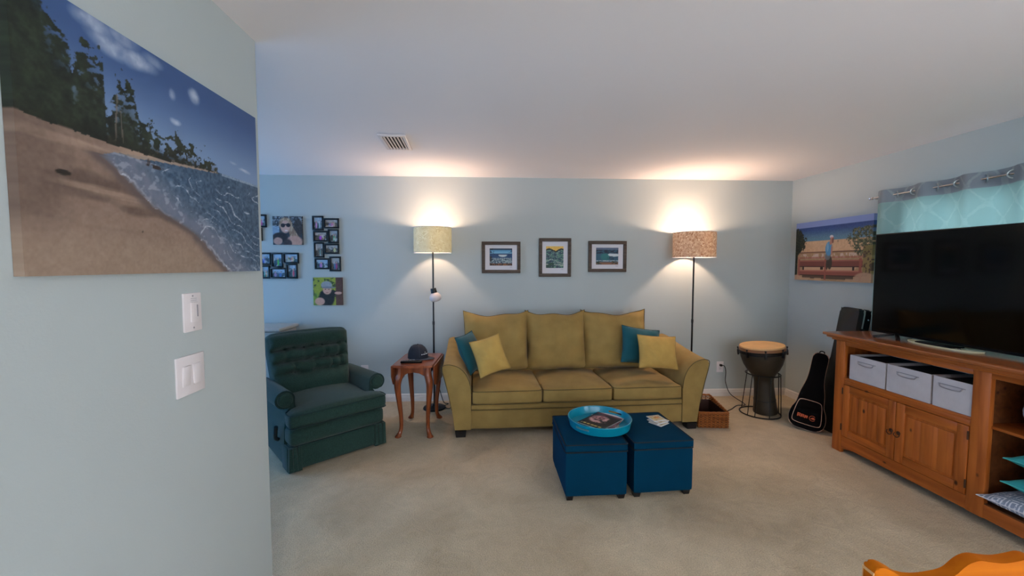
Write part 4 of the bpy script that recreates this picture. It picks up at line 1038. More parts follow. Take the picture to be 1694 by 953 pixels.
# tray
t = thing('serving_tray', 'round turquoise plastic tray with cut-out handles on the left ottoman', 'tray', (0.757, 2.742, OZ), radians(0))
bm = BM(); lathe(bm, [(0, 0), (0.202, 0), (0.2055, 0.003), (0.202, 0.006), (0, 0.006)], 64); part('base', bm, M_turq, t)
bm = BM(); n = 96; rows = [0.002, 0.018, 0.026, 0.040, 0.048, 0.058]; Ro = lambda z: 0.205+0.013*(z/0.058)
def hole(k, j):
    a = (k+.5)/n*360; d1 = abs((a-42+180) % 360-180); d2 = abs((a-222+180) % 360-180); return j in (2,) and min(d1, d2) < 14 or (j == 3 and min(d1, d2) < 13) and False
O_ = [[bm.verts.new((Ro(z)*cos(2*pi*k/n), Ro(z)*sin(2*pi*k/n), z)) for k in range(n)] for z in rows]
I_ = [[bm.verts.new(((Ro(z)-.005)*cos(2*pi*k/n), (Ro(z)-.005)*sin(2*pi*k/n), z)) for k in range(n)] for z in rows]
for j in range(len(rows)-1):
    for k in range(n):
        k2 = (k+1) % n
        if not hole(k, j):
            bm.faces.new((O_[j][k], O_[j][k2], O_[j+1][k2], O_[j+1][k])); bm.faces.new((I_[j][k], I_[j+1][k], I_[j+1][k2], I_[j][k2]))
        else:
            bm.faces.new((O_[j][k], O_[j][k2], I_[j][k2], I_[j][k])); bm.faces.new((O_[j+1][k], I_[j+1][k], I_[j+1][k2], O_[j+1][k2]))
            for kk, nb in ((k, (k-1) % n), (k2, k2)):
                if not hole(nb, j): bm.faces.new((O_[j][kk], O_[j+1][kk], I_[j+1][kk], I_[j][kk]))
for k in range(n):
    k2 = (k+1) % n
    bm.faces.new((O_[-1][k], O_[-1][k2], I_[-1][k2], I_[-1][k])); bm.faces.new((O_[0][k], I_[0][k], I_[0][k2], O_[0][k2]))
part('wall', bm, M_turq, t, angle=40)
bm = BM(); tube(bm, [(0.2155*cos(2*pi*k/72), 0.2155*sin(2*pi*k/72), 0.0585) for k in range(72)], 0.0042, 8, closed=True); part('rim', bm, M_turq, t)
# magazines
def cover_a(U, V):
    n2 = fbm(U*10, V*12, 3, 111); n3 = fbm(U*24, V*24, 2, 112)
    C = np.zeros(U.shape+(3,))+np.array([22, 20, 24.])
    C = mixc(C, (214, 166, 160), ell(U, V, .58, .45, .34, .26)*.95*(n2 > .40)); C = mixc(C, (120, 70, 80), ell(U, V, .70, .30, .24, .22)*.7*(n3 > .45))
    C = mixc(C, (30, 20, 22), ell(U, V, .5, .46, .06, .05)*.9+ell(U, V, .62, .38, .05, .04)*.8)
    C = mixc(C, (198, 182, 110), (V > .86)*(V < .93)*(U > .08)*(U < .9)*(np.sin(U*42) > -.55)*.95)
    C = mixc(C, (120, 60, 70), (V < .10)*.8)
    return C
def cover_b(U, V):
    n2 = fbm(U*9, V*12, 3, 121); C = np.zeros(U.shape+(3,))+np.array([206, 208, 204.])
    C = mixc(C, (120, 124, 74), (n2 > .52)*.8*(V < .8)); C = mixc(C, (188, 110, 80), ell(U, V, .7, .4, .2, .15)*.6); return C
def cover_c(U, V):
    n2 = fbm(U*7, V*9, 3, 131); C = np.zeros(U.shape+(3,))+np.array([110, 84, 96.]); C = mixc(C, (226, 226, 222), (V < .3)*.9); C = mixc(C, (176, 96, 60), (V > .3)*(V < .42)*.8)
    return C+(n2[..., None]-.5)*40
def magazine(lab, cx, cy, z, rz, w_, h_, th, fn):
    """local x is the width, local y runs down the page away from the title edge"""
    t = thing('magazine', lab, 'magazine', (cx, cy, z), rz, 'magazines in the tray')
    bm = BM(); box(bm, (0, 0, th/2), (w_-.003, h_-.003, th-.0012)); part('pages', bm, M_pulp, t, smooth=False)
    g = print_grid('cover', w_, h_, 40, 50, fn, M_print, t, y0=0); 
    # cover is a thin sheet on top: local z of the grid -> -y
    g.rotation_euler = (radians(-90), 0, radians(180)); g.location = (w_/2, h_/2, th)
    bm = BM(); box(bm, (-w_/2+.001, 0, th/2), (.002, h_, th)); part('spine', bm, M_slot, t, smooth=False)
    return t
mg = magazine('open white and green paper lying flat under the dark magazine', 0.800, 2.765, OZ+.006, radians(-18), 0.200, 0.262, 0.005, cover_b)
magazine('reddish magazine peeking out to the right under the dark one', 0.815, 2.790, OZ+.011, radians(-36), 0.205, 0.270, 0.005, cover_c)
magazine('dark magazine with a yellow title on top of the pile in the tray', 0.770, 2.768, OZ+.016, radians(-48), 0.205, 0.270, 0.006, cover_a)
# coasters
def coaster_top(U, V):
    n2 = fbm(U*8, V*8, 3, 141); C = np.zeros(U.shape+(3,))+np.array([206, 186, 146.]); C = mixc(C, (214, 120, 62), ell(U, V, .58, .58, .20, .18)*.8); C = mixc(C, (214, 160, 70), ell(U, V, .42, .5, .18, .16)*.8)
    C = mixc(C, (110, 96, 70), (n2 > .6)*.5); C = mixc(C, (222, 212, 188), ((U < .08)+(U > .92)+(V < .08)+(V > .92))*.8); return C
for k, (dx, dy, a, lab) in enumerate(((0.006, -0.012, 34, 'pale grey square coaster at the bottom of the stack on the right ottoman'), (0.002, 0.004, 22, 'white-edged square coaster second from the bottom of the stack'),
                                      (0.012, 0.002, 30, 'cream square coaster just under the top one of the stack'), (0.0, 0.018, 12, 'tan and orange printed coaster on top of the stack'))):
    t = thing('coaster', lab, 'coaster', (1.180+dx, 2.765+dy, OZ+0.0068*k), radians(a), 'stacked coasters')
    bm = BM(); box(bm, (0, 0, .003), (.100, .100, .006), .0012); part('tile', bm, mat('coaster_edge', (204, 204, 206), .5), t)
    g = print_grid('printed_top', .096, .096, 24, 24, coaster_top, M_print, t); g.rotation_euler = (radians(-90), 0, 0); g.location = (-.048, -.048, .0063)

# ================================================================ wicker basket
t = thing('wicker_basket', 'small rectangular brown wicker basket on the floor by the right sofa arm', 'basket', (2.035, 3.535, 0), radians(-7))
BW, BD, BH = 0.262, 0.42, 0.150
def bh(y): return BH+0.035*(y/BD)
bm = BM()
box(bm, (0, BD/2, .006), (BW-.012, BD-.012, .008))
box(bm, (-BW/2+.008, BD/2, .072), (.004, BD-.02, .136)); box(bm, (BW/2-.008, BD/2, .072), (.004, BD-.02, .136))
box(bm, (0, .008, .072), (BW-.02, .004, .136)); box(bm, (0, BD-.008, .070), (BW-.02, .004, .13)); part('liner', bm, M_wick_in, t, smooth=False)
def perim(off, n1=14, n2=22):
    P = []
    for i in range(n1): P.append((-BW/2+BW*i/n1, 0, 0, -1))
    for i in range(n2): P.append((BW/2, BD*i/n2, 1, 0))
    for i in range(n1): P.append((BW/2-BW*i/n1, BD, 0, 1))
    for i in range(n2): P.append((-BW/2, BD-BD*i/n2, -1, 0))
    return P
P0 = perim(0); rows_n = 13; bm = BM()
for rr_ in range(rows_n):
    f = (rr_+.6)/rows_n; pts = []
    for i, (x, y, nx_, ny_) in enumerate(P0):
        o = 0.0052*(1 if (i+rr_) % 2 else -1); pts.append((x*(.985+.015*f)+nx_*o, y+ny_*o, .004+f*(bh(y)-.012)+.0012*sin(i*2.3+rr_)))
    tube(bm, pts, 0.0042, 6, closed=True)
o = part('weave', bm, M_wick, t); o['kind'] = 'stuff'
bm = BM()
for i in range(0, len(P0), 2):
    x, y, _, _ = P0[i]; tube(bm, [(x, y, 0.003), (x, y, bh(y)-.008)], 0.0032, 5)
part('stakes', bm, M_wick, t)
bm = BM(); m_ = len(P0)
for ph in (0, 1):
    tube(bm, [(x+nx_*.004*sin(i*1.3+ph*pi)+nx_*.001, y+ny_*.004*sin(i*1.3+ph*pi), bh(y)-.003+.004*cos(i*1.3+ph*pi)) for i, (x, y, nx_, ny_) in enumerate(P0)], 0.0056, 6, closed=True)
part('braided_rim', bm, M_wick, t)

# ================================================================ drum and its stand
t = thing('drum_stand', 'black wire stand with a floor ring holding the goblet drum', 'drum stand', (2.715, 3.885, 0))
bm = BM(); tube(bm, [(0.180*cos(2*pi*k/48), 0.180*sin(2*pi*k/48), 0.007) for k in range(48)], 0.0065, 8, closed=True); part('floor_ring', bm, M_black, t)
bm = BM(); tube(bm, [(0.018+0.152*cos(2*pi*k/48), 0.152*sin(2*pi*k/48), 0.408) for k in range(48)], 0.0065, 8, closed=True); part('upper_ring', bm, M_black, t)
for a in (200, 222, 262, 318, 352, 60, 120):
    bm = BM(); c, s = cos(radians(a)), sin(radians(a)); tube(bm, [(.180*c, .180*s, .007), (0.018+.152*c, .152*s, .408)], 0.0042, 6); part('upright', bm, M_black, t)
t = thing('goblet_drum', 'dark goblet-shaped hand drum with a tan head in the room corner', 'drum', (2.772, 3.885, 0.012), (0, radians(-5.0), 0)); t.scale = (0.84, 0.84, 1.03)
bm = BM(); lathe(bm, [(0.108, 0), (0.126, 0.0), (0.130, 0.012), (0.124, 0.05), (0.113, 0.15), (0.105, 0.25), (0.103, 0.31), (0.108, 0.345), (0.132, 0.385), (0.172, 0.430), (0.205, 0.485), (0.228, 0.55), (0.236, 0.61), (0.236, 0.655), (0.222, 0.655), (.09, .33), (.10, 0.0)], 48, close=True); part('shell', bm, M_drum, t, angle=50)
bm = BM(); lathe(bm, [(0.2365, 0.635), (0.2385, 0.66), (0.234, 0.668), (0.20, 0.670), (0, 0.671), (0, .664), (.2, .664)], 48); part('drumhead', bm, M_skin, t)
bm = BM(); lathe(bm, [(0.238, 0.622), (0.242, 0.622), (0.2415, 0.655), (0.238, 0.655)], 48, close=True); part('skin_band', bm, M_hoop, t)
for z, r_ in ((0.622, 0.2465), (0.600, 0.2445)):
    bm = BM(); tube(bm, [(r_*cos(2*pi*k/48), r_*sin(2*pi*k/48), z) for k in range(48)], 0.0065, 8, closed=True); part('tension_hoop', bm, M_black, t)
bm = BM(); tube(bm, [(.1165*cos(2*pi*k/48), .1165*sin(2*pi*k/48), .13) for k in range(48)], 0.004, 6, closed=True); part('shell_band', bm, M_black, t)
for k in range(8):
    a = 2*pi*k/8+.33; bm = BM(); c, s = cos(a), sin(a)
    box(bm, (.252*c, .252*s, .600), (.022, .026, .052), .005, rot=(0, 0, a)); tube(bm, [(.254*c, .254*s, .570), (.254*c, .254*s, .645)], .0045, 6)
    lathe(bm, [(0, .654), (.009, .652), (.009, .640), (0, .638)], 8, (.254*c, .254*s, 0)); part('tuning_lug', bm, M_black, t)

# ================================================================ guitar case and gig bag
t = thing('guitar_case', 'tall black hard guitar case leaning on the right wall behind the pine cabinet', 'guitar case', (0, 0, 0))
tilt = radians(9.2)
orient(t, (3.030, 3.445, 0.004), (0, -1, 0), (sin(tilt), 0, cos(tilt)))
# local x -> world -Y ; local y -> thickness, local z up along the case.  y axis = z cross x
prof_c = [(-.14, 0.0), (-.185, .05), (-.19, .15), (-.155, .27), (-.145, .33), (-.160, .42), (-.150, .50), (-.105, .60), (-.098, .80), (-.096, 1.085), (-.085, 1.115), (-.06, 1.128)]
outl_c = prof_c+[(-x, z) for x, z in prof_c[::-1]]
outl_c = [(p.x, p.z) for p in smooth_path([(x, 0, z) for x, z in outl_c], 3, closed=True)]
def pz(bm, sc, y0, y1, bev, mi=None):
    prism(bm, [(x*sc, .563+(z-.563)*(1-(1-sc)*.35)) for x, z in outl_c], y0, y1, 'Y', bev, 3, mi=mi)
YY = (t.matrix_world.to_3x3() @ Vector((0, 1, 0))).x    # +1: local y points to world +X (towards the wall)
sg = 1 if YY > 0 else -1
bm = BM(); pz(bm, 1.0, *sorted((0.0*sg, .048*sg)), .010); part('front_shell', bm, M_case, t, angle=45)
bm = BM(); pz(bm, 1.004, *sorted((.048*sg, .062*sg)), .001); part('aluminium_rim', bm, M_alu, t, angle=45)
bm = BM(); pz(bm, 1.0, *sorted((.062*sg, .118*sg)), .010); part('back_shell', bm, M_case_s, t, angle=45)
for z in (0.93, 0.66, .42):
    bm = BM(); box(bm, (.100 if z > .6 else .157, .056*sg, z), (.014, .036, .05), .003); part('latch', bm, M_tvb, t)
bm = BM(); box(bm, (.101, .092*sg, 1.04), (.010, .014, .014), .004); part('rivet', bm, M_chrome, t)

t = thing('gig_bag', 'small black padded guitar bag with peach piping, leaning on the hard case', 'gig bag', (0, 0, 0))
o0 = Vector((2.855, 3.475, 0.006)); topp = Vector((3.035, 3.530, 0.660))
nrm = Vector((-0.66, -0.75, 0)); xa = Vector((0.75, -0.66, 0))
zax = (topp-o0).normalized(); orient_z(t, o0, xa, zax)
yl = t.matrix_world.to_3x3() @ Vector((0, 1, 0)); sgn = 1 if yl.dot(nrm) < 0 else -1   # +y should point away from the viewer
LG = 0.700
half = [(0.0, 0.0), (.075, .004), (.118, .03), (.135, .09), (.126, .16), (.104, .215), (.098, .25), (.088, .33), (.066, .43), (.058, .52), (.058, .64), (.050, .685), (.025, .700)]
ol = half+[(-x, z) for x, z in half[::-1][:-1]]
olp = smooth_path([(x, 0, z) for x, z in ol], 4, closed=True); ol2 = [(p.x, p.z) for p in olp]
bm = BM(); prism(bm, ol2, -.052, .052, 'Y', .014, 3); part('bag_body', bm, M_nylon, t, angle=50)
for y in (-.046, .046):
    bm = BM(); tube(bm, [(x*1.0, y, z) for x, z in ol2], .0032, 6, closed=True); part('piping', bm, M_pipe, t)
fy = -sgn*.052
pk = [(.0, .045), (.085, .050), (.105, .075), (.098, .16), (.085, .235), (.065, .258), (0, .262)]
pol = pk+[(-x, z) for x, z in pk[::-1][1:-1]]
ppp = smooth_path([(x, 0, z) for x, z in pol], 4, closed=True)
bm = BM(); prism(bm, [(p.x, p.z) for p in ppp], *sorted((fy, fy-sgn*.018)), 'Y', .006, 2); pc_ = part('front_pocket', bm, M_nylon, t, angle=50)
bm = BM(); tube(bm, [(p.x, fy-sgn*.016, p.z) for p in ppp], .0030, 6, closed=True); part('piping', bm, M_pipe, pc_)
# orange mark: three block letters and a round C with a bird-shaped notch
bm = BM(); yq = fy-sgn*.0185
for k, (zt, gap) in enumerate(((.130, .0045), (.127, .0035), (.124, .0045))):
    xk = -.060+k*.027
    box(bm, (xk-.008, yq, (.098+zt)/2), (.009, .003, zt-.098)); box(bm, (xk+.007, yq, (.098+zt)/2), (.007, .003, zt-.102))
    box(bm, (xk, yq, zt-.004), (.022, .003, .007)); box(bm, (xk, yq, .110), (.022, .003, .007))
for k in range(20):
    a = radians(40+k*14.5); a2 = radians(40+(k+1)*14.5)
    bar(bm, (.040+.022*cos(a), yq, .112+.022*sin(a)), (.040+.022*cos(a2), yq, .112+.022*sin(a2)), .009, .003)
prism(bm, [(.024, .106), (.05, .104), (.062, .112), (.044, .122)], yq-.0015, yq+.0015, 'Y')
part('printed_logo', bm, M_logo, pc_, smooth=False)
bm = BM(); tube(bm, smooth_path([(-.02, 0, .70), (-.012, 0, .722), (.012, 0, .722), (.02, 0, .70)], 5), .005, 6); part('carry_loop', bm, M_nylon, t)

# ================================================================ pine TV cabinet
XC, Y1, Y0c = 2.790, 3.105, 1.18      # front face, far end, near end
t = cab = thing('media_cabinet', 'long knotty pine media cabinet against the right wall under the television', 'cabinet', (XC, Y1, 0))
Lc = Y1-Y0c; Dc = 0.48; CT = 0.953
def cb(bm, x0, x1, y0, y1, z0, z1, bev=0.003): box(bm, ((x0+x1)/2, (y0+y1)/2, (z0+z1)/2), (abs(x1-x0), abs(y1-y0), z1-z0), bev)
# top with stepped moulding (profile in x,z swept along y)
bm = BM(); box(bm, (Dc/2-.035, -Lc/2, CT-.011), (Dc+.07, Lc+.12, .022), .006, 3); part('cabinet_top', bm, M_pine_top, t)
bm = BM(); box(bm, (Dc/2-.026, -Lc/2, CT-.031), (Dc+.052, Lc+.085, .018), .007, 3); box(bm, (Dc/2-.012, -Lc/2, CT-.049), (Dc+.024, Lc+.040, .018), .006, 3); part('moulding', bm, M_pine_y, t)
posts = ((0.0, -.082), (-0.933, -1.019), (-Lc+.082, -Lc))
for (a, b) in posts:
    bm = BM(); cb(bm, 0, .030, a, b, 0.0 if a != -0.933 else .055, CT-.058, .004); part('stile', bm, M_pine_z, t)
for yy in (-.012, -.976, -Lc+.012):
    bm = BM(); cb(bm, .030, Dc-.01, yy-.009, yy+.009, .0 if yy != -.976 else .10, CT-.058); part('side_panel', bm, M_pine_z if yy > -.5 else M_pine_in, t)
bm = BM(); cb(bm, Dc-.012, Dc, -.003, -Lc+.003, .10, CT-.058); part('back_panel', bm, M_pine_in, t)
# top rail, rails, bottom arch
bm = BM(); cb(bm, .001, .028, -.082, -.933, .862, CT-.058); part('rail', bm, M_pine_y, t)
bm = BM(); cb(bm, .001, .028, -1.019, -Lc+.082, .862, CT-.058); part('rail', bm, M_pine_y, t)
bm = BM(); pts = [(-.082, .035), (-.082, .138), (-Lc+.082, .138), (-Lc+.082, .035), (-Lc+.20, .055), (-Lc*.5, .060), (-.20, .055)]
prism(bm, pts, .002, .026, 'X', .003); part('bottom_rail', bm, M_pine_y, t)
# shelves
bm = BM(); cb(bm, .004, Dc-.012, -.082+.06, -.967, .585, .608); part('shelf', bm, M_pine_y, t)
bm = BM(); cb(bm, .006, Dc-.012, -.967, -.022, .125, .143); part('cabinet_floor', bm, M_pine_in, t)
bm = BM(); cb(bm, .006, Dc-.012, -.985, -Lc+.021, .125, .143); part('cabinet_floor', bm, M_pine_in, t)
bm = BM(); cb(bm, .020, Dc-.012, -.985, -Lc+.021, .575, .592); part('shelf', bm, M_pine_y, t)
bm = BM(); cb(bm, .001, .028, -.082, -.933, .556, .588); part('rail', bm, M_pine_y, t)
# doors with raised planked panels
for (a, b, hs) in ((-.086, -.5055, -1), (-.5095, -.929, 1)):
    z0, z1 = .142, .553; fw_ = .056
    d = bpy.data.objects.new('door', None); COL.objects.link(d); d.parent = t
    bm = BM()
    cb(bm, -.004, .018, a, a-fw_, z0, z1, .004); part('door_stile', bm, M_pine_z, d); bm = BM(); cb(bm, -.004, .018, b+fw_, b, z0, z1, .004); part('door_stile', bm, M_pine_z, d)
    bm = BM(); cb(bm, -.004, .018, a-fw_, b+fw_, z0, z0+fw_, .004); part('door_rail', bm, M_pine_y, d); bm = BM(); cb(bm, -.004, .018, a-fw_, b+fw_, z1-fw_, z1, .004); part('door_rail', bm, M_pine_y, d)
    npl = 4 if hs < 0 else 3; gp_ = .001 if hs < 0 else .0002; w0 = (a-fw_)-(b+fw_)
    for k in range(npl):
        ya = a-fw_-w0*k/npl-gp_; yb = a-fw_-w0*(k+1)/npl+gp_
        bm = BM(); e0 = .016 if k == 0 else 0; e1 = .016 if k == npl-1 else 0
        cb(bm, .006, .014, ya, yb, z0+fw_, z1-fw_, 0)
        cb(bm, -.001, .010, ya-e0, yb+e1, z0+fw_+.018, z1-fw_-.018, .003 if hs < 0 else .0006); part('plank', bm, M_pine_z, d)
    yh = b+.024 if hs < 0 else a-.024
    bm = BM(); lathe(bm, [(0, 0), (.013, 0), (.014, .003), (.006, .006), (0, .006)], 14, (0, 0, 0))
    bmesh.ops.rotate(bm, verts=bm.verts, cent=(0, 0, 0), matrix=Matrix.Rotation(radians(-90), 3, 'Y')); bmesh.ops.translate(bm, verts=bm.verts, vec=(-.004, yh, .345))
    tube(bm, [(-.010, yh, .345), (-.016, yh, .345)], .004, 6)
    tube(bm, smooth_path([(-.016, yh+.016, .345), (-.020, yh+.018, .33), (-.020, yh, .318), (-.020, yh-.018, .33), (-.016, yh-.016, .345)], 5), .003, 6); part('drop_handle', bm, M_bronze, d)
    for zz in (.50, .21):
        yy = a+.002 if hs < 0 else b-.002
        bm = BM(); tube(bm, [(-.006, yy, zz-.025), (-.006, yy, zz+.025)], .0045, 8); part('hinge', bm, M_bronze, d)
# storage bins on the upper shelf
def bin_(lab, ya, yb, k):
    t = thing('storage_bin', lab, 'storage bin', (2.800, (ya+yb)/2, .6085), 0, 'grey linen bins in the cabinet')
    w_ = ya-yb; Hh, Dd, th = .190, .34, .006
    for (nm, c, s) in (('front_panel', (th/2, 0, Hh/2), (th, w_, Hh)), ('side_panel', (Dd/2, w_/2-th/2, Hh/2), (Dd-2*th, th, Hh)), ('side_panel', (Dd/2, -w_/2+th/2, Hh/2), (Dd-2*th, th, Hh)), ('back_panel', (Dd-th/2, 0, Hh/2), (th, w_, Hh))):
        bm = BM(); softbox(bm, c, s, .0025, 8, (0.004 if nm == 'front_panel' else 0, 0, 0)); part(nm, bm, M_bin, t)
    bm = BM(); box(bm, (Dd/2, 0, .004), (Dd-.014, w_-.014, .006)); box(bm, (Dd/2, 0, .172), (Dd-.014, w_-.014, .004)); part('lining', bm, M_bin_in, t, smooth=False)
    bm = BM(); tube(bm, smooth_path([(-.0045, .062, .150), (-.012, .060, .145), (-.013, .050, .134), (-.013, 0, .129), (-.013, -.050, .134), (-.012, -.060, .145), (-.004, -.062, .150)], 5), .0035, 6)
    tube(bm, [(-.0045, .072, .152), (-.004, -.072, .152)], .003, 6); part('rope_handle', bm, M_cotton, t)
bin_('grey linen bin at the far left end of the cabinet shelf', 2.985, 2.700, 0)
bin_('grey linen bin in the middle of the three on the cabinet shelf', 2.688, 2.400, 1)
bin_('grey linen bin on the cabinet shelf, nearest the upright divider', 2.388, 2.177, 2)
# items in the open bay
bm = BM(); softbox(bm, (0, 0, 0), (.36, .40, .235), .115, 26, fn=lambda q, p: q+q.normalized()*mnoise.noise(q*34)*.006+q.normalized()*mnoise.noise(q*11)*.007)
o = part('plush_blanket', bm, M_plush, None, loc=(3.000, 1.820, .592+.118), angle=80); tag(o, 'fluffy grey rolled plush blanket on the cabinet shelf', 'blanket')
def greek_mat():
    m = bpy.data.materials.new('grey_greek_key_fabric'); m.use_nodes = True; nt = m.node_tree; N = nt.nodes; L = nt.links
    b = N['Principled BSDF']; b.inputs['Roughness'].default_value = .9; tc = N.new('ShaderNodeTexCoord'); sp = N.new('ShaderNodeSeparateXYZ'); L.new(tc.outputs['Object'], sp.inputs[0])
    def mth(op, a, bb=None):
        n = N.new('ShaderNodeMath'); n.operation = op
        for i, v in enumerate((a, bb)):
            if v is None: continue
            if isinstance(v, (int, float)): n.inputs[i].default_value = v
            else: L.new(v, n.inputs[i])
        return n.outputs[0]
    def cell(o): return mth('ABSOLUTE', mth('SUBTRACT', mth('FRACT', mth('MULTIPLY', o, 14.0)), .5))
    mx = mth('MAXIMUM', cell(sp.outputs['X']), cell(sp.outputs['Z'])); rings = mth('FRACT', mth('MULTIPLY', mx, 5.0)); k = mth('GREATER_THAN', rings, .55)
    n = N.new('ShaderNodeTexNoise'); n.inputs['Scale'].default_value = 60; L.new(tc.outputs['Object'], n.inputs['Vector']); k2 = mth('MULTIPLY', k, mth('GREATER_THAN', n.outputs['Fac'], .42))
    c = N.new('ShaderNodeMix'); c.data_type = 'RGBA'; L.new(k2, c.inputs[0]); c.inputs[6].default_value = rgb(132, 142, 158); c.inputs[7].default_value = rgb(206, 208, 214); L.new(c.outputs[2], b.inputs['Base Color'])
    return m
M_greek = greek_mat()
def flat_pillow(lab, c, w_, h_, th, m, mp_, tiltv, seed, a=0.0):
    bm, ol_ = pillow(w_, h_, th, 24, .06, .004, seed, .5); o = part('floor_cushion' if False else 'stored_pillow', bm, m, None, angle=70); tag(o, lab, 'pillow', 'pillows stacked in the cabinet bay')
    bm = BM(); tube(bm, ol_, .003, 6, closed=True); part('piping', bm, mp_, o)
    orient(o, c, (cos(a), sin(a), 0), (-sin(a), cos(a), tiltv)); return o
flat_pillow('grey and white greek-key pillow at the bottom of the cabinet bay', (2.955, 1.845, .205), .40, .50, .12, M_greek, M_white, -.03, 1, radians(3))
flat_pillow('aqua pillow lying directly on the grey patterned one', (2.960, 1.765, .324), .40, .46, .12, M_aqua, mat('aqua_piping', (66, 176, 174), .8), .0, 2)
flat_pillow('aqua pillow at the top of the pile, under the shelf', (2.960, 1.760, .465), .40, .46, .13, M_aqua, mat('aqua_piping', (66, 176, 174), .8), -.04, 3)

# ================================================================ television
t = thing('television', 'large black flat-screen television on the pine cabinet, switched off', 'television', (3.000, 3.025, CT), 0)
TW, TB, TT = 1.34, .022, .782
bm = BM(); box(bm, (.020, -TW/2, (TB+TT)/2), (.038, TW, TT-TB), .004); part('bezel', bm, M_tvb, t)
bm = BM(); box(bm, (-.0002, -TW/2, (TB+TT)/2+.004), (.003, TW-.016, TT-TB-.026)); part('screen', bm, M_tv, t, smooth=False)
bm = BM(); softbox(bm, (.062, -TW/2, .30), (.05, TW*.7, .40), .02, 6); part('rear_housing', bm, M_tvb, t)
for (yc) in (-.185, -TW+.185):
    bm = BM(); bar(bm, (.010, yc-.008, TB+.008), (-.115, yc+.050, .006), .026, .014, .003); bar(bm, (.010, yc-.008, TB+.008), (-.075, yc-.100, .006), .026, .014, .003)
    bar(bm, (.02, yc, TB+.01), (.135, yc, .006), .018, .010, .003); part('leg', bm, M_tvb, t)
t = thing('display_board', 'pale oval board with a raised rim under the television', 'board', (2.995, 2.505, CT+.0005))
bm = BM(); n = 56; pts = [(.088*cos(2*pi*k/n), .215*sin(2*pi*k/n)) for k in range(n)]; prism(bm, pts, 0, .006, 'Z', .002); part('base', bm, M_oval, t)
bm = BM(); tube(bm, [(.088*cos(2*pi*k/n), .215*sin(2*pi*k/n), .008) for k in range(n)], .004, 6, closed=True); part('rim', bm, M_oval, t)
t = thing('media_box', 'flat black media player lying on the oval board under the television', 'media player', (2.990, 2.530, CT+.0068))
bm = BM(); box(bm, (0, 0, .005), (.10, .22, .009), .003); part('body', bm, M_tvb, t)
t = thing('silver_trinket', 'tiny silver trinket beside the black media player under the television', 'ornament', (2.945, 2.375, CT+.0068), .3)
bm = BM(); lathe(bm, [(0, 0), (.012, 0), (.014, .003), (.006, .007), (.009, .011), (0, .014)], 16); part('dish', bm, M_chrome, t)
bm = BM(); box(bm, (0, .018, .002), (.010, .02, .004), .001); part('clip', bm, M_chrome, t)

# ================================================================ curtain and rod
def damask(name, base, line, tr, trc, sc=1.0):
    m = bpy.data.materials.new(name); m.use_nodes = True; nt = m.node_tree; N = nt.nodes; L = nt.links
    b = N['Principled BSDF']; b.inputs['Roughness'].default_value = .85; out = N['Material Output']; tc = N.new('ShaderNodeTexCoord'); sp = N.new('ShaderNodeSeparateXYZ'); L.new(tc.outputs['Object'], sp.inputs[0])
    def mth(op, a, bb=None):
        n = N.new('ShaderNodeMath'); n.operation = op
        for i, v in enumerate((a, bb)):
            if v is None: continue
            if isinstance(v, (int, float)): n.inputs[i].default_value = v
            else: L.new(v, n.inputs[i])
        return n.outputs[0]
    cy = mth('COSINE', mth('MULTIPLY', sp.outputs['Y'], 2*pi/.17*sc)); cz_ = mth('COSINE', mth('MULTIPLY', sp.outputs['Z'], 2*pi/.24*sc))
    f = mth('ABSOLUTE', mth('ADD', cy, cz_)); n = N.new('ShaderNodeTexNoise'); n.inputs['Scale'].default_value = 26; L.new(tc.outputs['Object'], n.inputs['Vector'])
    f = mth('ADD', f, mth('MULTIPLY', mth('SUBTRACT', n.outputs['Fac'], .5), 1.1)); r = N.new('ShaderNodeMapRange'); r.inputs['From Min'].default_value = .10; r.inputs['From Max'].default_value = .32; L.new(f, r.inputs['Value'])
    c = N.new('ShaderNodeMix'); c.data_type = 'RGBA'; L.new(r.outputs['Result'], c.inputs[0]); c.inputs[6].default_value = rgb(*line); c.inputs[7].default_value = rgb(*base); L.new(c.outputs[2], b.inputs['Base Color'])
    if tr:
        t_ = N.new('ShaderNodeBsdfTranslucent'); t_.inputs['Color'].default_value = rgb(*trc); ms = N.new('ShaderNodeMixShader'); ms.inputs[0].default_value = tr
        L.new(b.outputs[0], ms.inputs[1]); L.new(t_.outputs[0], ms.inputs[2]); L.new(ms.outputs[0], out.inputs['Surface'])
    return m
M_cur = damask('turquoise_damask', (158, 190, 184), (174, 202, 194), .30, (128, 160, 154))
M_curh = damask('grey_damask_header', (140, 148, 152), (158, 166, 166), .10, (150, 160, 160))
XRD = 3.318; PER = 0.300; PH = 3.345
def cx_(y, z):
    k = 1.0
    a = 2*pi*(PH-y)/PER
    return XRD-0.034*sin(a)*(0.8+.2*k)-0.006*sin(a*2+z*2)
def curtain_mesh(bm, y0, y1, z0, z1, ny, nz, off=0.0, z0f=None):
    G = [[bm.verts.new((cx_(y1+(y0-y1)*i/ny, z0+(z1-z0)*j/nz)+off-XRD, y1+(y0-y1)*i/ny-PH, z0+(z1-z0)*j/nz)) for j in range(nz+1)] for i in range(ny+1)]
    for i in range(ny):
        for j in range(nz): bm.faces.new((G[i][j], G[i+1][j], G[i+1][j+1], G[i][j+1]))
t = thing('curtain', 'patterned turquoise grommet curtain with a grey header, behind the television', 'curtain', (XRD, PH, 0))
bm = BM(); curtain_mesh(bm, 1.30, PH-.004, .62, 2.022, 150, 10); part('curtain_panel', bm, M_cur, t, angle=80)
bm = BM(); curtain_mesh(bm, 1.30, PH-.004, 2.018, 2.124, 150, 3, -.0025); curtain_mesh(bm, 1.30, PH-.004, 2.018, 2.124, 150, 3, .0025); part('header_band', bm, M_curh, t, angle=80)
k = 0; y = PH-PER/2*0
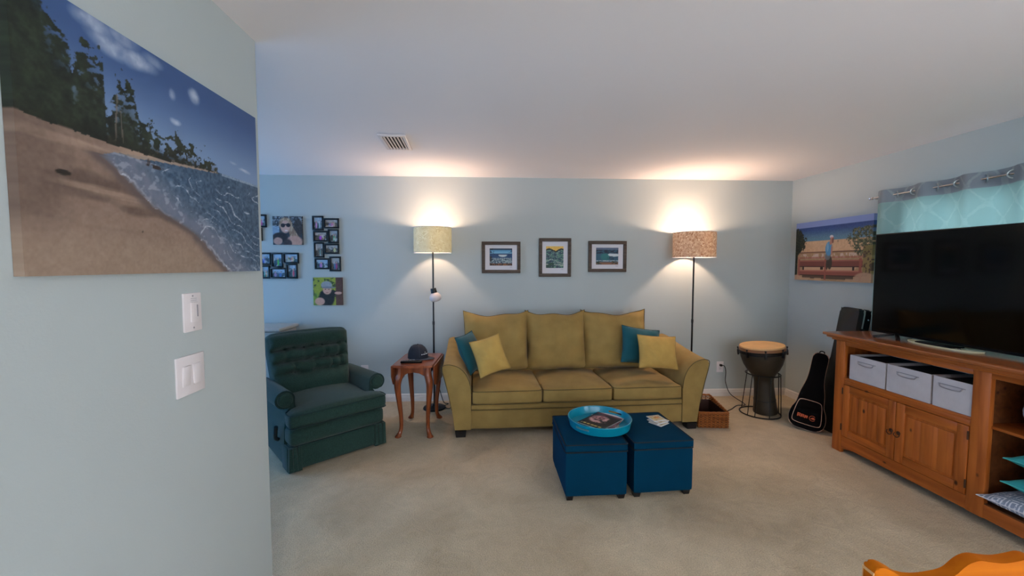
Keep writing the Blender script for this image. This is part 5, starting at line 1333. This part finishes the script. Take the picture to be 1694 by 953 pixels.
for k in range(13):
    yk = PH-.006-k*PER/2
    if k == 0: continue
    bm = BM(); r_ = .026
    a = 2*pi*(PH-yk)/PER; slope = 0.034*cos(a)*2*pi/PER; th_ = math.atan(slope)
    tube(bm, [(0, r_*cos(2*pi*q/24), r_*sin(2*pi*q/24)) for q in range(24)], .0042, 6, closed=True)
    part('grommet', bm, M_alu, t, loc=(cx_(yk, 2.075)-XRD, yk-PH, 2.075), rot=(0, 0, -th_*0+th_))
t = thing('curtain_rod', 'thin brushed metal curtain rod through the grommets above the television', 'curtain rod', (XRD, PH, 2.075))
bm = BM(); tube(bm, [(0, .045, 0), (0, -2.1, 0)], .0075, 10); part('rod', bm, M_chrome, t)
bm = BM(); lathe(bm, [(0, 0), (.011, 0), (.013, .008), (.008, .02), (.012, .03), (0, .038)], 14); part('finial', bm, M_chrome, t, loc=(0, .040, 0), rot=(radians(-90), 0, 0))
for yy in (.018, -2.06):
    bm = BM(); bar(bm, (.0, yy, -.010), (XR-XRD-.001, yy, -.010), .010, .008); box(bm, (XR-XRD-.004, yy, -.010), (.006, .02, .05), .002); part('bracket', bm, M_chrome, t)

# ================================================================ wooden chair in the foreground
CYW, SCALE = 0.780, 1.0
t = thing('dining_chair', 'honey-orange wooden dining chair with a scalloped crest rail, nearest the viewer', 'chair', (1.085, CYW, 0))
# outline of the crest rail in local x,z about its middle
hp = [(0.0, .863), (.03, .866), (.055, .870), (.075, .8655), (.09, .856), (.109, .840), (.135, .832), (.18, .827), (.215, .833), (.232, .843), (.250, .8535), (.262, .8575), (.274, .856), (.282, .848), (.282, .812), (.262, .800), (.22, .792), (.15, .780), (.0, .772)]
top_ = [(-x, z) for x, z in hp[::-1]]+hp[1:]
# close the loop (top edge first, then the lower edge)
up_ = [p for p in hp[:14]]; lo_ = hp[14:]
loop = [(-x, z) for x, z in up_[::-1]]+up_[1:]+lo_+[(-x, z) for x, z in lo_[::-1][1:]]
lt = [(p.x, p.z) for p in smooth_path([(x, 0, z) for x, z in [(-a, b) for a, b in up_[::-1]]+up_[1:]], 5)]
lb = [(p.x, p.z) for p in smooth_path([(x, 0, z) for x, z in lo_+[(-a, b) for a, b in lo_[::-1][1:]]], 3)]
bm = BM(); prism(bm, lt+lb, -.013, .013, 'Y', .004, 3)
for v in bm.verts: v.co.y += 0.10*v.co.x**2*1.0-.0
part('crest_rail', bm, M_orange, t, angle=40)
for s in (-1, 1):
    bm = BM(); prism(bm, [(-.013, .812), (.013, .812), (.013, .846), (-.013, .846)], s*.2825-.0008, s*.2825+.0008, 'X', 0); prism(bm, [(-.010, .815), (.010, .815), (.010, .840), (-.010, .840)], s*.2832-.0004, s*.2832+.0006, 'X', 0, mi=1); 
    for v in bm.verts: v.co.y += 0.10*.282**2
    part('end_grain', bm, [M_endgrain, M_orange], t, smooth=False)
    bm = BM(); tube(bm, [(s*.245, .012, .80), (s*.232, .03, .62), (s*.222, .02, .46)], [.014, .017, .018], 10); part('back_post', bm, M_orange, t)
for k in range(6):
    x = -.16+k*.064; bm = BM(); tube(bm, [(x, .004, .785), (x*.97, .022, .62), (x*.94, .012, .455)], [.007, .010, .008], 8); part('spindle', bm, M_orange, t)
bm = BM(); softbox(bm, (0, -.17, .44), (.46, .42, .034), .015, 12, fn=lambda q, p: Vector((q.x*(1+.06*(-q.y-.17)), q.y, q.z-.006*(1-p[0]**2)*(1-p[1]**2)*(p[2] > 0)))); part('seat', bm, M_orange, t)
for (sx, sy) in ((-1, 0), (1, 0), (-1, 1), (1, 1)):
    x, y = sx*.185, -.02-.31*sy; bm = BM(); tube(bm, smooth_path([(x, y, .43), (x+sx*.01, y+(.5-sy)*.01, .30), (x+sx*.03, y+(.5-sy)*.05, 0)], 5), [.017, .018, .020, .019, .017, .018, .020, .018, .015, .013, .012], 10); part('leg', bm, M_orange, t)
for y in (-.02, -.33):
    bm = BM(); tube(bm, [(-.20, y, .2), (0, y, .2), (.20, y, .2)], [.009, .013, .009], 8); part('stretcher', bm, M_orange, t)
